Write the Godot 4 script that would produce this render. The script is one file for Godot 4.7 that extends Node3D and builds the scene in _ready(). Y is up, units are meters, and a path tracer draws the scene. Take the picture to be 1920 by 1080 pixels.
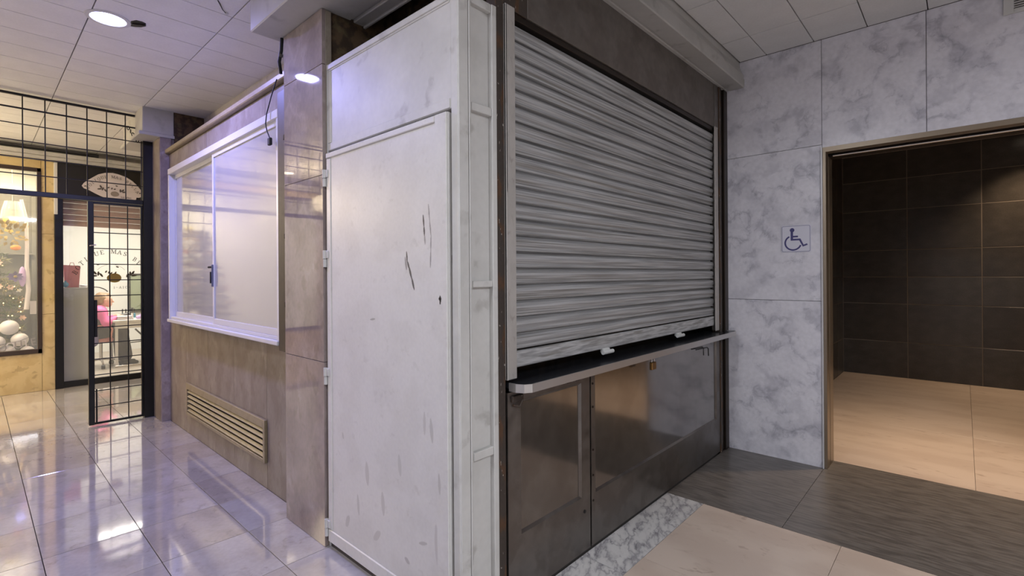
extends Node3D
# World axes follow the building: +x runs along the shutter front, -z runs down the corridor, y is up.

const EYE := Vector3(0, 1.4, 0)
const FOCAL := 926.3          # pixels, for a 1920 x 1080 frame
const YAW := 47.56
const ROLL := -0.375
const HORIZON := 515.6

var M := {}
var ORG := Vector3.ZERO       # origin of the thing being built
var XF := Transform3D.IDENTITY
var UVO := Vector2.ZERO
var UVR := 0.0
var taken := {}
var rng := RandomNumberGenerator.new()

func _ready() -> void:
	rng.seed = 4711
	# ---------------------------------------------------------------- camera
	var cam := Camera3D.new()
	cam.name = "camera"
	var yaw := deg_to_rad(YAW)
	var roll := deg_to_rad(ROLL)
	var fwd := Vector3(sin(yaw), 0, -cos(yaw))
	var rgt := Vector3(cos(yaw), 0, sin(yaw))
	var r2 := rgt * cos(roll) + Vector3.UP * sin(roll)
	var u2 := -rgt * sin(roll) + Vector3.UP * cos(roll)
	cam.transform = Transform3D(Basis(r2, u2, -fwd), EYE)
	cam.keep_aspect = Camera3D.KEEP_HEIGHT
	cam.set_frustum(0.05 * 1080.0 / FOCAL, Vector2(0, -0.05 * (540.0 - HORIZON) / FOCAL), 0.05, 60.0)
	add_child(cam)
	cam.current = true
	# ---------------------------------------------------------------- sky, exposure
	var we := WorldEnvironment.new()
	we.name = "environment"
	var env := Environment.new()
	env.background_mode = Environment.BG_COLOR
	env.background_color = Color(0.02, 0.02, 0.025)
	env.ambient_light_source = Environment.AMBIENT_SOURCE_DISABLED
	env.tonemap_mode = Environment.TONE_MAPPER_LINEAR
	env.tonemap_exposure = 1.04
	env.sdfgi_enabled = true
	env.ssao_enabled = true
	env.ssil_enabled = true
	we.environment = env
	add_child(we)
	# ---------------------------------------------------------------- lamps (each with its fitting)
	make_materials()
	lamps()
	# ---------------------------------------------------------------- structure
	build_floor()
	build_ceiling()
	build_walls()
	build_corridor_side()
	build_toilet()
	build_shop_shell()
	# ---------------------------------------------------------------- objects
	build_side_door()
	build_kiosk()
	build_gate()
	build_shop_objects()
	build_display()
	build_details()

# ===================================================================== lamps
func lamps() -> void:
	var blue := Color(0.62, 0.62, 1.0)
	var cool := Color(0.95, 0.965, 1.0)
	var warm := Color(1.0, 0.87, 0.72)
	var cream := Color(1.0, 0.90, 0.72)
	downlight(Vector3(0.587, 3.03, -3.966), 0.088, blue, 5.6, 16.0, "round blue-white recessed downlight in the corridor panel ceiling")
	panel_lamp(Vector3(-0.6, 3.03, -1.2), Vector2(0.35, 0.35), cool, 4.2, "square white ceiling panel lamp facing the white scuffed door")
	downlight(Vector3(-0.9, 3.03, -7.85), 0.10, cream, 13.0, 9.0, "round cream recessed downlight in the passage past the gate", 124.0)
	globe_lamp(Vector3(-1.15, 2.5, -7.2), 0.13, cream, 2.4, "opal globe lamp on a short rod in the passage past the gate")
	downlight(Vector3(4.95, 3.02, 0.1), 0.06, warm, 8.0, 4.0, "small warm recessed downlight just inside the dark tiled room", 92.0)
	downlight(Vector3(7.95, 3.02, 0.55), 0.06, warm, 4.0, 4.0, "small warm recessed downlight by the far wall of the tiled room", 96.0)
	panel_lamp(Vector3(1.75, 3.07, -0.35), Vector2(0.4, 0.4), cool, 13.5, "square white ceiling panel lamp in front of the roller shutter")
	panel_lamp(Vector3(1.0, 3.03, 2.2), Vector2(0.6, 0.6), cool, 11.5, "square white ceiling panel lamp by the plain back wall")
	panel_lamp(Vector3(1.7, 2.9, -10.0), Vector2(0.6, 1.2), Color(1.0, 0.97, 0.92), 12.0, "oblong white ceiling panel lamp over the nail desk")
	panel_lamp(Vector3(0.0, 2.86, -8.85), Vector2(0.9, 0.25), Color(1.0, 0.93, 0.8), 6.0, "narrow ceiling lamp above the display window")

func downlight(at: Vector3, r: float, col: Color, energy: float, glow: float, label: String, cone := 0.0) -> void:
	var t := thing("ceiling_downlight", label, "downlight", at, "recessed downlights")
	var st := begin()
	lathe(st, at, [Vector2(r, 0.0), Vector2(r + 0.004, -0.006), Vector2(r + 0.026, -0.004), Vector2(r + 0.028, 0.0)], 32)
	part("bezel_ring", st, M.white_paint, t)
	var em := StandardMaterial3D.new()
	em.albedo_color = Color(0.9, 0.9, 0.9)
	em.emission_enabled = true
	em.emission = col.lerp(Color.WHITE, 0.35)
	em.emission_energy_multiplier = glow
	st = begin()
	disc(st, at + Vector3(0, -0.003, 0), r, 32, Vector3.DOWN)
	part("lamp_lens", st, em, t)
	if cone > 0.0:
		var sp := SpotLight3D.new()
		sp.name = "downlight_source"
		sp.light_color = col
		sp.light_energy = energy
		sp.spot_angle = cone * 0.5
		sp.spot_range = 30.0
		sp.spot_attenuation = 2.0
		sp.light_size = r
		sp.shadow_enabled = true
		sp.position = Vector3(0, -0.012, 0)
		sp.rotation_degrees = Vector3(-90, 0, 0)
		t.add_child(sp)
		return
	var l := AreaLight3D.new()
	l.name = "downlight_source"
	l.area_size = Vector2(r * 1.3, r * 1.3)
	l.area_normalize_energy = true
	l.light_color = col
	l.light_energy = energy
	l.area_range = 30.0
	l.shadow_enabled = true
	l.position = Vector3(0, -0.008, 0)
	l.rotation_degrees = Vector3(-90, 0, 0)
	t.add_child(l)

func globe_lamp(at: Vector3, r: float, col: Color, energy: float, label: String) -> void:
	var t := thing("globe_lamp", label, "lamp", at)
	var em := StandardMaterial3D.new()
	em.albedo_color = Color(0.9, 0.9, 0.88)
	em.emission_enabled = true
	em.emission = col
	em.emission_energy_multiplier = 2.5
	var st := begin()
	ball(st, at, Vector3.ONE * r, 20, 14)
	part("lamp_globe", st, em, t)
	st = begin()
	tube(st, [at + Vector3(0, r - 0.01, 0), Vector3(at.x, 3.03, at.z)], 0.012, 8)
	part("rod", st, M.white_paint, t)
	var l := OmniLight3D.new()
	l.name = "globe_source"
	l.light_color = col
	l.light_energy = energy
	l.omni_range = 30.0
	l.omni_attenuation = 2.0
	l.light_size = r * 0.8
	l.shadow_enabled = true
	t.add_child(l)

func panel_lamp(at: Vector3, size: Vector2, col: Color, energy: float, label: String) -> void:
	var t := thing("ceiling_panel_lamp", label, "lamp", at)
	var st := begin()
	box(st, at + Vector3(0, 0.02, 0), Vector3(size.x + 0.04, 0.04, size.y + 0.04), 0.004)
	part("lamp_housing", st, M.white_paint, t)
	var em := StandardMaterial3D.new()
	em.albedo_color = Color(0.9, 0.9, 0.9)
	em.emission_enabled = true
	em.emission = col
	em.emission_energy_multiplier = 2.5
	st = begin()
	box(st, at + Vector3(0, -0.003, 0), Vector3(size.x, 0.006, size.y), 0.002)
	part("lamp_diffuser", st, em, t)
	var l := AreaLight3D.new()
	l.name = "panel_source"
	l.area_size = size
	l.area_normalize_energy = true
	l.light_color = col
	l.light_energy = energy
	l.area_range = 30.0
	l.shadow_enabled = true
	l.position = Vector3(0, -0.012, 0)
	l.rotation_degrees = Vector3(-90, 0, 0)
	t.add_child(l)

# ===================================================================== node helpers
func numbered(called: String) -> String:
	if not taken.has(called):
		taken[called] = 0
		return called
	taken[called] += 1
	return "%s_%03d" % [called, taken[called]]

func thing(called: String, label: String, category: String, at := Vector3.ZERO, group := "", kind := "") -> Node3D:
	var o := Node3D.new()
	o.name = numbered(called)
	add_child(o)
	o.position = at
	ORG = at
	o.set_meta("label", label)
	o.set_meta("category", category)
	if group != "":
		o.set_meta("group", group)
	if kind != "":
		o.set_meta("kind", kind)
	return o

func structure(called: String, label: String, category: String, at := Vector3.ZERO) -> Node3D:
	return thing(called, label, category, at, "", "structure")

func part(called: String, st: SurfaceTool, mat: Material, parent: Node3D, label := "") -> MeshInstance3D:
	var o := MeshInstance3D.new()
	o.name = called
	var m: ArrayMesh = st.commit()
	o.mesh = m
	o.material_override = null
	if m.get_surface_count() > 0:
		m.surface_set_material(0, mat)
	parent.add_child(o, true)
	if label != "":
		o.set_meta("label", label)
	return o

# ===================================================================== mesh helpers
func begin() -> SurfaceTool:
	var st := SurfaceTool.new()
	st.begin(Mesh.PRIMITIVE_TRIANGLES)
	return st

func uv_of(p: Vector3, n: Vector3) -> Vector2:
	var a := n.abs()
	var uv := Vector2(p.x, -p.y)
	if a.x >= a.y and a.x >= a.z:
		uv = Vector2(p.z, -p.y)
	elif a.y >= a.z:
		uv = Vector2(p.x, p.z)
	return uv.rotated(UVR) + UVO

func vert(st: SurfaceTool, p: Vector3, n: Vector3) -> void:
	var q := XF * p
	var m := (XF.basis * n).normalized()
	st.set_normal(m)
	st.set_uv(uv_of(q, m))
	st.add_vertex(q - ORG)

func tri(st: SurfaceTool, a: Vector3, b: Vector3, c: Vector3, n: Vector3) -> void:
	if (b - a).cross(c - a).dot(n) > 0.0:
		vert(st, a, n); vert(st, c, n); vert(st, b, n)
	else:
		vert(st, a, n); vert(st, b, n); vert(st, c, n)

func quad(st: SurfaceTool, a: Vector3, b: Vector3, c: Vector3, d: Vector3, n: Vector3) -> void:
	tri(st, a, b, c, n)
	tri(st, a, c, d, n)

func ax(i: int, s: float) -> Vector3:
	var v := Vector3.ZERO
	v[i] = s
	return v

func box(st: SurfaceTool, c: Vector3, size: Vector3, bev := 0.0) -> void:
	var h := size * 0.5
	var b := minf(bev, minf(h.x, minf(h.y, h.z)) * 0.9)
	for a in 3:
		var u := (a + 1) % 3
		var w := (a + 2) % 3
		for s: float in [-1.0, 1.0]:
			var k := c + ax(a, s * h[a])
			var du := ax(u, h[u] - b)
			var dw := ax(w, h[w] - b)
			quad(st, k - du - dw, k + du - dw, k + du + dw, k - du + dw, ax(a, s))
		if b > 0.0:
			for su: float in [-1.0, 1.0]:
				for sw: float in [-1.0, 1.0]:
					var da := ax(a, h[a] - b)
					var p1 := c + ax(u, su * h[u]) + ax(w, sw * (h[w] - b))
					var p2 := c + ax(u, su * (h[u] - b)) + ax(w, sw * h[w])
					quad(st, p1 - da, p1 + da, p2 + da, p2 - da, (ax(u, su) + ax(w, sw)).normalized())
	if b > 0.0:
		for sx: float in [-1.0, 1.0]:
			for sy: float in [-1.0, 1.0]:
				for sz: float in [-1.0, 1.0]:
					var i := Vector3(sx * (h.x - b), sy * (h.y - b), sz * (h.z - b))
					tri(st, c + i + ax(0, sx * b), c + i + ax(1, sy * b), c + i + ax(2, sz * b), Vector3(sx, sy, sz).normalized())

func span(st: SurfaceTool, lo: Vector3, hi: Vector3, bev := 0.0) -> void:
	box(st, (lo + hi) * 0.5, (hi - lo).abs(), bev)

# a flat picture-frame of four bars that butt, between two corners; u and v are the axes it lies along
func frame4(st: SurfaceTool, lo: Vector3, hi: Vector3, u: int, v: int, wu0: float, wu1: float, wv0: float, wv1: float, bev := 0.002) -> void:
	var a := hi
	a[u] = lo[u] + wu0
	span(st, lo, a, bev)
	var b := lo
	b[u] = hi[u] - wu1
	span(st, b, hi, bev)
	var c := lo
	var d := hi
	c[u] = lo[u] + wu0
	d[u] = hi[u] - wu1
	d[v] = lo[v] + wv0
	span(st, c, d, bev)
	c = lo
	d = hi
	c[u] = lo[u] + wu0
	d[u] = hi[u] - wu1
	c[v] = hi[v] - wv1
	span(st, c, d, bev)

func disc(st: SurfaceTool, c: Vector3, r: float, n: int, up: Vector3) -> void:
	for k in n:
		var a := TAU * k / n
		var b := TAU * (k + 1) / n
		tri(st, c, c + Vector3(cos(a), 0, sin(a)) * r, c + Vector3(cos(b), 0, sin(b)) * r, up)

func lathe(st: SurfaceTool, at: Vector3, prof: Array, n := 20) -> void:
	for k in n:
		var a := TAU * k / n
		var b := TAU * (k + 1) / n
		var da := Vector3(cos(a), 0, sin(a))
		var db := Vector3(cos(b), 0, sin(b))
		for i in prof.size() - 1:
			var p: Vector2 = prof[i]
			var q: Vector2 = prof[i + 1]
			var t := (q - p)
			var nn := Vector2(t.y, -t.x).normalized()
			var na := (da * nn.x + Vector3.UP * nn.y)
			var nb := (db * nn.x + Vector3.UP * nn.y)
			var v00 := at + da * p.x + Vector3.UP * p.y
			var v01 := at + db * p.x + Vector3.UP * p.y
			var v10 := at + da * q.x + Vector3.UP * q.y
			var v11 := at + db * q.x + Vector3.UP * q.y
			for f: Array in [[v00, na, v10, na, v11, nb], [v00, na, v11, nb, v01, nb]]:
				var x0: Vector3 = f[0]
				var x1: Vector3 = f[2]
				var x2: Vector3 = f[4]
				if (x1 - x0).cross(x2 - x0).length() < 1e-9:
					continue
				var o: Vector3 = f[1]
				if (x1 - x0).cross(x2 - x0).dot(o) > 0.0:
					vert(st, x0, f[1]); vert(st, x2, f[5]); vert(st, x1, f[3])
				else:
					vert(st, x0, f[1]); vert(st, x1, f[3]); vert(st, x2, f[5])

func tube(st: SurfaceTool, pts: Array, r: float, n := 8, r_end := -1.0) -> void:
	var cnt := pts.size()
	var rings := []
	var prev := Vector3.ZERO
	for i in cnt:
		var p: Vector3 = pts[i]
		var d := Vector3.ZERO
		if i > 0:
			d += (p - (pts[i - 1] as Vector3)).normalized()
		if i < cnt - 1:
			d += ((pts[i + 1] as Vector3) - p).normalized()
		d = d.normalized()
		var s := prev - d * prev.dot(d)
		if s.length() < 0.01:
			s = d.cross(Vector3.UP if absf(d.y) < 0.9 else Vector3.RIGHT)
		s = s.normalized()
		prev = s
		var t := d.cross(s)
		var rr := r if r_end < 0.0 else lerpf(r, r_end, float(i) / (cnt - 1))
		var ring := []
		for k in n:
			var a := TAU * k / n
			var o := s * cos(a) + t * sin(a)
			ring.append([p + o * rr, o])
		rings.append(ring)
	for i in cnt - 1:
		for k in n:
			var a: Array = rings[i][k]
			var b: Array = rings[i][(k + 1) % n]
			var c: Array = rings[i + 1][(k + 1) % n]
			var e: Array = rings[i + 1][k]
			for f: Array in [[a, b, c], [a, c, e]]:
				var p0: Vector3 = f[0][0]
				var p1: Vector3 = f[1][0]
				var p2: Vector3 = f[2][0]
				if (p1 - p0).cross(p2 - p0).dot(f[0][1] + f[1][1] + f[2][1]) > 0.0:
					vert(st, p0, f[0][1]); vert(st, p2, f[2][1]); vert(st, p1, f[1][1])
				else:
					vert(st, p0, f[0][1]); vert(st, p1, f[1][1]); vert(st, p2, f[2][1])
	for e in 2:
		var ring2: Array = rings[0] if e == 0 else rings[cnt - 1]
		var cc: Vector3 = pts[0] if e == 0 else pts[cnt - 1]
		var other: Vector3 = pts[1] if e == 0 else pts[cnt - 2]
		var nn := (cc - other).normalized()
		for k in n:
			tri(st, cc, ring2[k][0], ring2[(k + 1) % n][0], nn)

func ball(st: SurfaceTool, c: Vector3, r: Vector3, n := 14, m := 8) -> void:
	for j in m:
		for k in n:
			var ps := []
			for q: Array in [[j, k], [j + 1, k], [j + 1, k + 1], [j, k + 1]]:
				var th: float = PI * q[0] / m
				var ph: float = TAU * q[1] / n
				ps.append(Vector3(sin(th) * cos(ph), cos(th), sin(th) * sin(ph)))
			for f: Array in [[0, 1, 2], [0, 2, 3]]:
				var a: Vector3 = ps[f[0]]
				var b: Vector3 = ps[f[1]]
				var d: Vector3 = ps[f[2]]
				var nr := (b - a).cross(d - a)
				if nr.length() < 1e-6:
					continue
				if nr.dot(a + b + d) > 0.0:
					var t := b
					b = d
					d = t
				for v: Vector3 in [a, b, d]:
					vert(st, c + v * r, (v / r).normalized())

# a polygon in its own xy plane, extruded along its own +z
func extrude(st: SurfaceTool, poly: PackedVector2Array, depth: float, place: Transform3D) -> void:
	var keep := XF
	XF = XF * place
	var idx := Geometry2D.triangulate_polygon(poly)
	for i in range(0, idx.size(), 3):
		var a := poly[idx[i]]
		var b := poly[idx[i + 1]]
		var c := poly[idx[i + 2]]
		tri(st, Vector3(a.x, a.y, depth), Vector3(b.x, b.y, depth), Vector3(c.x, c.y, depth), Vector3.BACK)
		tri(st, Vector3(a.x, a.y, 0), Vector3(b.x, b.y, 0), Vector3(c.x, c.y, 0), Vector3.FORWARD)
	var turn := -1.0 if Geometry2D.is_polygon_clockwise(poly) else 1.0
	for i in poly.size():
		var a := poly[i]
		var b := poly[(i + 1) % poly.size()]
		var e := b - a
		var n := Vector3(e.y, -e.x, 0).normalized() * turn
		quad(st, Vector3(a.x, a.y, 0), Vector3(b.x, b.y, 0), Vector3(b.x, b.y, depth), Vector3(a.x, a.y, depth), n)
	XF = keep

func on_x(x: float, y: float, z: float) -> Transform3D:      # drawing plane on a wall that faces -x
	return Transform3D(Basis(Vector3(0, 0, 1), Vector3(0, 1, 0), Vector3(-1, 0, 0)), Vector3(x, y, z))

func on_z(x: float, y: float, z: float) -> Transform3D:      # drawing plane on a wall that faces +z
	return Transform3D(Basis.IDENTITY, Vector3(x, y, z))

func rounded(w: float, h: float, r: float, n := 5) -> PackedVector2Array:
	var out := PackedVector2Array()
	for q: Array in [[1, 1, 0.0], [-1, 1, 0.5], [-1, -1, 1.0], [1, -1, 1.5]]:
		for k in n + 1:
			var a: float = PI * (q[2] + 0.5 * k / n)
			out.append(Vector2(q[0] * (w * 0.5 - r), q[1] * (h * 0.5 - r)) + Vector2(cos(a), sin(a)) * r)
	return out

func arc_band(c: Vector2, r0: float, r1: float, a0: float, a1: float, n := 20) -> PackedVector2Array:
	var out := PackedVector2Array()
	for k in n + 1:
		var a := lerpf(a0, a1, float(k) / n)
		out.append(c + Vector2(cos(a), sin(a)) * r1)
	for k in n + 1:
		var a := lerpf(a1, a0, float(k) / n)
		out.append(c + Vector2(cos(a), sin(a)) * r0)
	return out

func text_part(called: String, words: String, height: float, mat: Material, parent: Node3D, place: Transform3D, font := "Droid Serif", depth := 0.002) -> MeshInstance3D:
	var tm := TextMesh.new()
	var f := SystemFont.new()
	f.font_names = PackedStringArray([font])
	tm.font = f
	tm.text = words
	tm.font_size = 32
	tm.pixel_size = height / 23.0
	tm.depth = depth
	tm.curve_step = 3.0
	tm.material = mat
	var o := MeshInstance3D.new()
	o.name = called
	o.mesh = tm
	parent.add_child(o, true)
	o.transform = Transform3D(place.basis, place.origin - parent.position)
	return o

# smooth union of tapered capsules, meshed as surface nets
func nets(st: SurfaceTool, bones: Array, cell: float, k: float) -> void:
	var lo := Vector3(1e9, 1e9, 1e9)
	var hi := -lo
	for b: Array in bones:
		for e in 2:
			var r: float = b[2 + e]
			lo = lo.min((b[e] as Vector3) - Vector3.ONE * (r + cell * 2))
			hi = hi.max((b[e] as Vector3) + Vector3.ONE * (r + cell * 2))
	var nx := int((hi.x - lo.x) / cell) + 2
	var ny := int((hi.y - lo.y) / cell) + 2
	var nz := int((hi.z - lo.z) / cell) + 2
	var f := PackedFloat32Array()
	f.resize(nx * ny * nz)
	f.fill(1.0)
	for b: Array in bones:
		var p: Vector3 = b[0]
		var q: Vector3 = b[1]
		var ra: float = b[2]
		var rb: float = b[3]
		var mr := maxf(ra, rb) + cell * 3 + k
		var l := ((p.min(q) - Vector3.ONE * mr - lo) / cell).floor()
		var h := ((p.max(q) + Vector3.ONE * mr - lo) / cell).ceil()
		var d := q - p
		var dd := maxf(d.length_squared(), 1e-9)
		for z in range(maxi(0, int(l.z)), mini(nz, int(h.z) + 1)):
			for y in range(maxi(0, int(l.y)), mini(ny, int(h.y) + 1)):
				for x in range(maxi(0, int(l.x)), mini(nx, int(h.x) + 1)):
					var c := lo + Vector3(x, y, z) * cell
					var t := clampf((c - p).dot(d) / dd, 0.0, 1.0)
					var v := c.distance_to(p + d * t) - lerpf(ra, rb, t)
					var i := x + nx * (y + ny * z)
					var o := f[i]
					var m := maxf(k - absf(o - v), 0.0) / k
					f[i] = minf(o, v) - m * m * k * 0.25
	var id := PackedInt32Array()
	id.resize(nx * ny * nz)
	id.fill(-1)
	var vs := PackedVector3Array()
	var ns := PackedVector3Array()
	for z in nz - 1:
		for y in ny - 1:
			for x in nx - 1:
				var i := x + nx * (y + ny * z)
				var neg := 0
				var sum := Vector3.ZERO
				var cross := 0
				var vals := [f[i], f[i + 1], f[i + nx], f[i + nx + 1], f[i + nx * ny], f[i + nx * ny + 1], f[i + nx * ny + nx], f[i + nx * ny + nx + 1]]
				for v: float in vals:
					if v < 0.0:
						neg += 1
				if neg == 0 or neg == 8:
					continue
				for e: Array in [[0, 1], [2, 3], [4, 5], [6, 7], [0, 2], [1, 3], [4, 6], [5, 7], [0, 4], [1, 5], [2, 6], [3, 7]]:
					var va: float = vals[e[0]]
					var vb: float = vals[e[1]]
					if (va < 0.0) != (vb < 0.0):
						var t := va / (va - vb)
						var pa := Vector3(e[0] & 1, (e[0] >> 1) & 1, (e[0] >> 2) & 1)
						var pb := Vector3(e[1] & 1, (e[1] >> 1) & 1, (e[1] >> 2) & 1)
						sum += pa.lerp(pb, t)
						cross += 1
				id[i] = vs.size()
				vs.append(lo + (Vector3(x, y, z) + sum / cross) * cell)
				ns.append(Vector3(vals[1] + vals[3] + vals[5] + vals[7] - vals[0] - vals[2] - vals[4] - vals[6], vals[2] + vals[3] + vals[6] + vals[7] - vals[0] - vals[1] - vals[4] - vals[5], vals[4] + vals[5] + vals[6] + vals[7] - vals[0] - vals[1] - vals[2] - vals[3]).normalized())
	var step := [1, nx, nx * ny]
	for z in range(1, nz - 1):
		for y in range(1, ny - 1):
			for x in range(1, nx - 1):
				var i := x + nx * (y + ny * z)
				for a in 3:
					var j: int = i + step[a]
					if (f[i] < 0.0) == (f[j] < 0.0):
						continue
					var su: int = step[(a + 1) % 3]
					var sw: int = step[(a + 2) % 3]
					var c := [id[i], id[i - su], id[i - su - sw], id[i - sw]]
					if c.min() < 0:
						continue
					for t: Array in [[0, 1, 2], [0, 2, 3]]:
						var p0 := vs[c[t[0]]]
						var p1 := vs[c[t[1]]]
						var p2 := vs[c[t[2]]]
						var order := [t[0], t[1], t[2]]
						if (p1 - p0).cross(p2 - p0).dot(ns[c[t[0]]] + ns[c[t[1]]] + ns[c[t[2]]]) > 0.0:
							order = [t[0], t[2], t[1]]
						for o: int in order:
							vert(st, vs[c[o]], ns[c[o]])

# ===================================================================== materials
func layer(n: int, seed_: int, freq: float, oct := 4, warp := 0.0, kind := FastNoiseLite.TYPE_SIMPLEX_SMOOTH, ridged := false) -> PackedByteArray:
	var f := FastNoiseLite.new()
	f.seed = seed_
	f.noise_type = kind
	f.frequency = freq / n
	f.fractal_type = FastNoiseLite.FRACTAL_RIDGED if ridged else FastNoiseLite.FRACTAL_FBM
	f.fractal_octaves = oct
	if warp > 0.0:
		f.domain_warp_enabled = true
		f.domain_warp_amplitude = warp * n
		f.domain_warp_frequency = freq * 0.8 / n
		f.domain_warp_fractal_octaves = 3
	var im := f.get_seamless_image(n, n, false, false, 0.15, true)
	im.convert(Image.FORMAT_L8)
	return im.get_data()

func picture(n: int, fn: Callable) -> ImageTexture:
	var d := PackedByteArray()
	d.resize(n * n * 3)
	for i in n * n:
		var c: Color = fn.call(i)
		d[i * 3] = int(clampf(c.r, 0, 1) * 255)
		d[i * 3 + 1] = int(clampf(c.g, 0, 1) * 255)
		d[i * 3 + 2] = int(clampf(c.b, 0, 1) * 255)
	return ImageTexture.create_from_image(Image.create_from_data(n, n, false, Image.FORMAT_RGB8, d))

func sm(a: float, b: float, x: float) -> float:
	return smoothstep(a, b, x)

func mat(col: Color, rough: float, metal := 0.0, tex: Texture2D = null, scale := Vector2.ONE, spec := 0.5) -> StandardMaterial3D:
	var m := StandardMaterial3D.new()
	m.albedo_color = col
	m.roughness = rough
	m.metallic = metal
	m.metallic_specular = spec
	if tex:
		m.albedo_texture = tex
		m.uv1_scale = Vector3(scale.x, scale.y, 1)
	return m

func gray(v: float) -> Color:
	return Color(v, v, v)

func make_materials() -> void:
	var n := 512
	var soft := layer(n, 1, 3.0, 5, 0.05)
	var soft2 := layer(n, 2, 5.0, 5, 0.12)
	var vein := layer(n, 3, 2.2, 5, 0.16)
	var vein2 := layer(n, 4, 4.5, 4, 0.10)
	var fine := layer(n, 5, 40.0, 3)
	var blot := layer(n, 6, 9.0, 4, 0.04)
	var mid := layer(n, 7, 18.0, 3)
	# lilac-white cloudy marble of the hall wall
	var t_marble := picture(n, func(i):
		var cloud := sm(0.40, 0.78, soft2[i] / 255.0) * 0.75
		var v := pow(1.0 - absf(vein[i] / 255.0 - 0.5) * 2.0, 9.0) * sm(0.35, 0.7, soft[i] / 255.0)
		var v2 := pow(1.0 - absf(vein2[i] / 255.0 - 0.5) * 2.0, 22.0) * 0.35
		var c := Color(0.89, 0.885, 0.915).lerp(Color(0.58, 0.58, 0.63), clampf(cloud * 0.28 + v * 0.5 + 0.20 * sm(0.52, 0.78, blot[i] / 255.0) * sm(0.4, 0.7, soft2[i] / 255.0) + v2 * sm(0.4, 0.7, blot[i] / 255.0), 0, 1))
		return c * (0.97 + 0.06 * fine[i] / 255.0))
	# corridor floor marble
	var t_floor := picture(n, func(i):
		var cloud := sm(0.3, 0.8, soft[i] / 255.0)
		var v := pow(1.0 - absf(vein[i] / 255.0 - 0.52) * 2.0, 26.0) * 0.5
		var v2 := pow(1.0 - absf(vein2[i] / 255.0 - 0.47) * 2.0, 14.0) * 0.3 * sm(0.5, 0.75, soft2[i] / 255.0)
		var c := Color(0.69, 0.672, 0.665).lerp(Color(0.635, 0.61, 0.595), cloud * 0.8)
		c = c.lerp(Color(0.45, 0.41, 0.40), clampf(v * 0.7 * sm(0.45, 0.7, blot[i] / 255.0) + v2 * 0.5, 0, 1))
		return c * (0.97 + 0.06 * fine[i] / 255.0))
	# white slab with bold grey veins beside the kiosk
	var t_vein := picture(n, func(i):
		var v := pow(1.0 - absf(vein2[i] / 255.0 - 0.5) * 2.0, 5.0)
		var v2 := pow(1.0 - absf(soft2[i] / 255.0 - 0.5) * 2.0, 8.0)
		var c := Color(0.80, 0.79, 0.78).lerp(Color(0.42, 0.41, 0.43), clampf(v * 0.55 + v2 * 0.45 * sm(0.4, 0.7, blot[i] / 255.0), 0, 1))
		return c)
	# beige limestone, streaked
	var t_beige := picture(n, func(i):
		var s := soft[i] / 255.0
		var v := pow(1.0 - absf(vein2[i] / 255.0 - 0.5) * 2.0, 18.0) * 0.25
		var c := Color(0.79, 0.725, 0.67).lerp(Color(0.755, 0.685, 0.63), sm(0.3, 0.75, s))
		c = c.lerp(Color(0.52, 0.43, 0.37), v * sm(0.5, 0.8, blot[i] / 255.0) + 0.35 * sm(0.70, 0.80, mid[i] / 255.0) * sm(0.55, 0.7, soft2[i] / 255.0))
		return c)
	# dark grey linear stone
	var t_dark := picture(n, func(i):
		var c := Color(0.44, 0.42, 0.40).lerp(Color(0.355, 0.335, 0.32), sm(0.3, 0.7, mid[i] / 255.0))
		return c.lerp(Color(0.49, 0.46, 0.43), 0.4 * sm(0.5, 0.8, blot[i] / 255.0)) * (0.95 + 0.1 * fine[i] / 255.0))
	# mauve-beige wall marble of the pillar and corridor side
	var t_wall := picture(n, func(i):
		var s := soft2[i] / 255.0
		var v := pow(1.0 - absf(vein[i] / 255.0 - 0.5) * 2.0, 7.0)
		var c := Color(0.62, 0.575, 0.55).lerp(Color(0.565, 0.515, 0.495), sm(0.25, 0.75, s))
		c = c.lerp(Color(0.74, 0.70, 0.67), v * 0.5 * sm(0.4, 0.7, soft[i] / 255.0))
		return c.lerp(Color(0.45, 0.39, 0.35), 0.25 * sm(0.66, 0.82, blot[i] / 255.0)) * (0.96 + 0.08 * fine[i] / 255.0))
	# yellow stone of the shop front
	var t_yellow := picture(n, func(i):
		var c := Color(0.80, 0.72, 0.52).lerp(Color(0.75, 0.66, 0.46), sm(0.3, 0.75, soft2[i] / 255.0))
		return c.lerp(Color(0.50, 0.42, 0.27), 0.3 * sm(0.66, 0.8, blot[i] / 255.0)))
	# zinc of the shutter
	var t_zinc := picture(n, func(i):
		var c := gray(0.70).lerp(gray(0.58), sm(0.3, 0.75, mid[i] / 255.0))
		c = c.lerp(Color(0.50, 0.485, 0.46), 0.6 * sm(0.55, 0.8, blot[i] / 255.0))
		return c * (0.9 + 0.2 * fine[i] / 255.0))
	# stained stainless steel
	var t_steel := picture(n, func(i):
		var c := Color(0.70, 0.685, 0.67).lerp(Color(0.645, 0.62, 0.60), sm(0.3, 0.7, soft2[i] / 255.0))
		return c * (0.95 + 0.1 * mid[i] / 255.0))
	var t_steel_r := picture(n, func(i):
		return gray(0.55 + 0.35 * mid[i] / 255.0 + 0.25 * (soft2[i] / 255.0 - 0.5)))
	# brown oxidised post with chips of old paint
	var t_rust := picture(n, func(i):
		var c := Color(0.25, 0.215, 0.19).lerp(Color(0.33, 0.23, 0.15), sm(0.5, 0.75, soft2[i] / 255.0))
		return c.lerp(Color(0.72, 0.70, 0.66), sm(0.86, 0.89, mid[i] / 255.0)) * (0.9 + 0.2 * fine[i] / 255.0))
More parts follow.
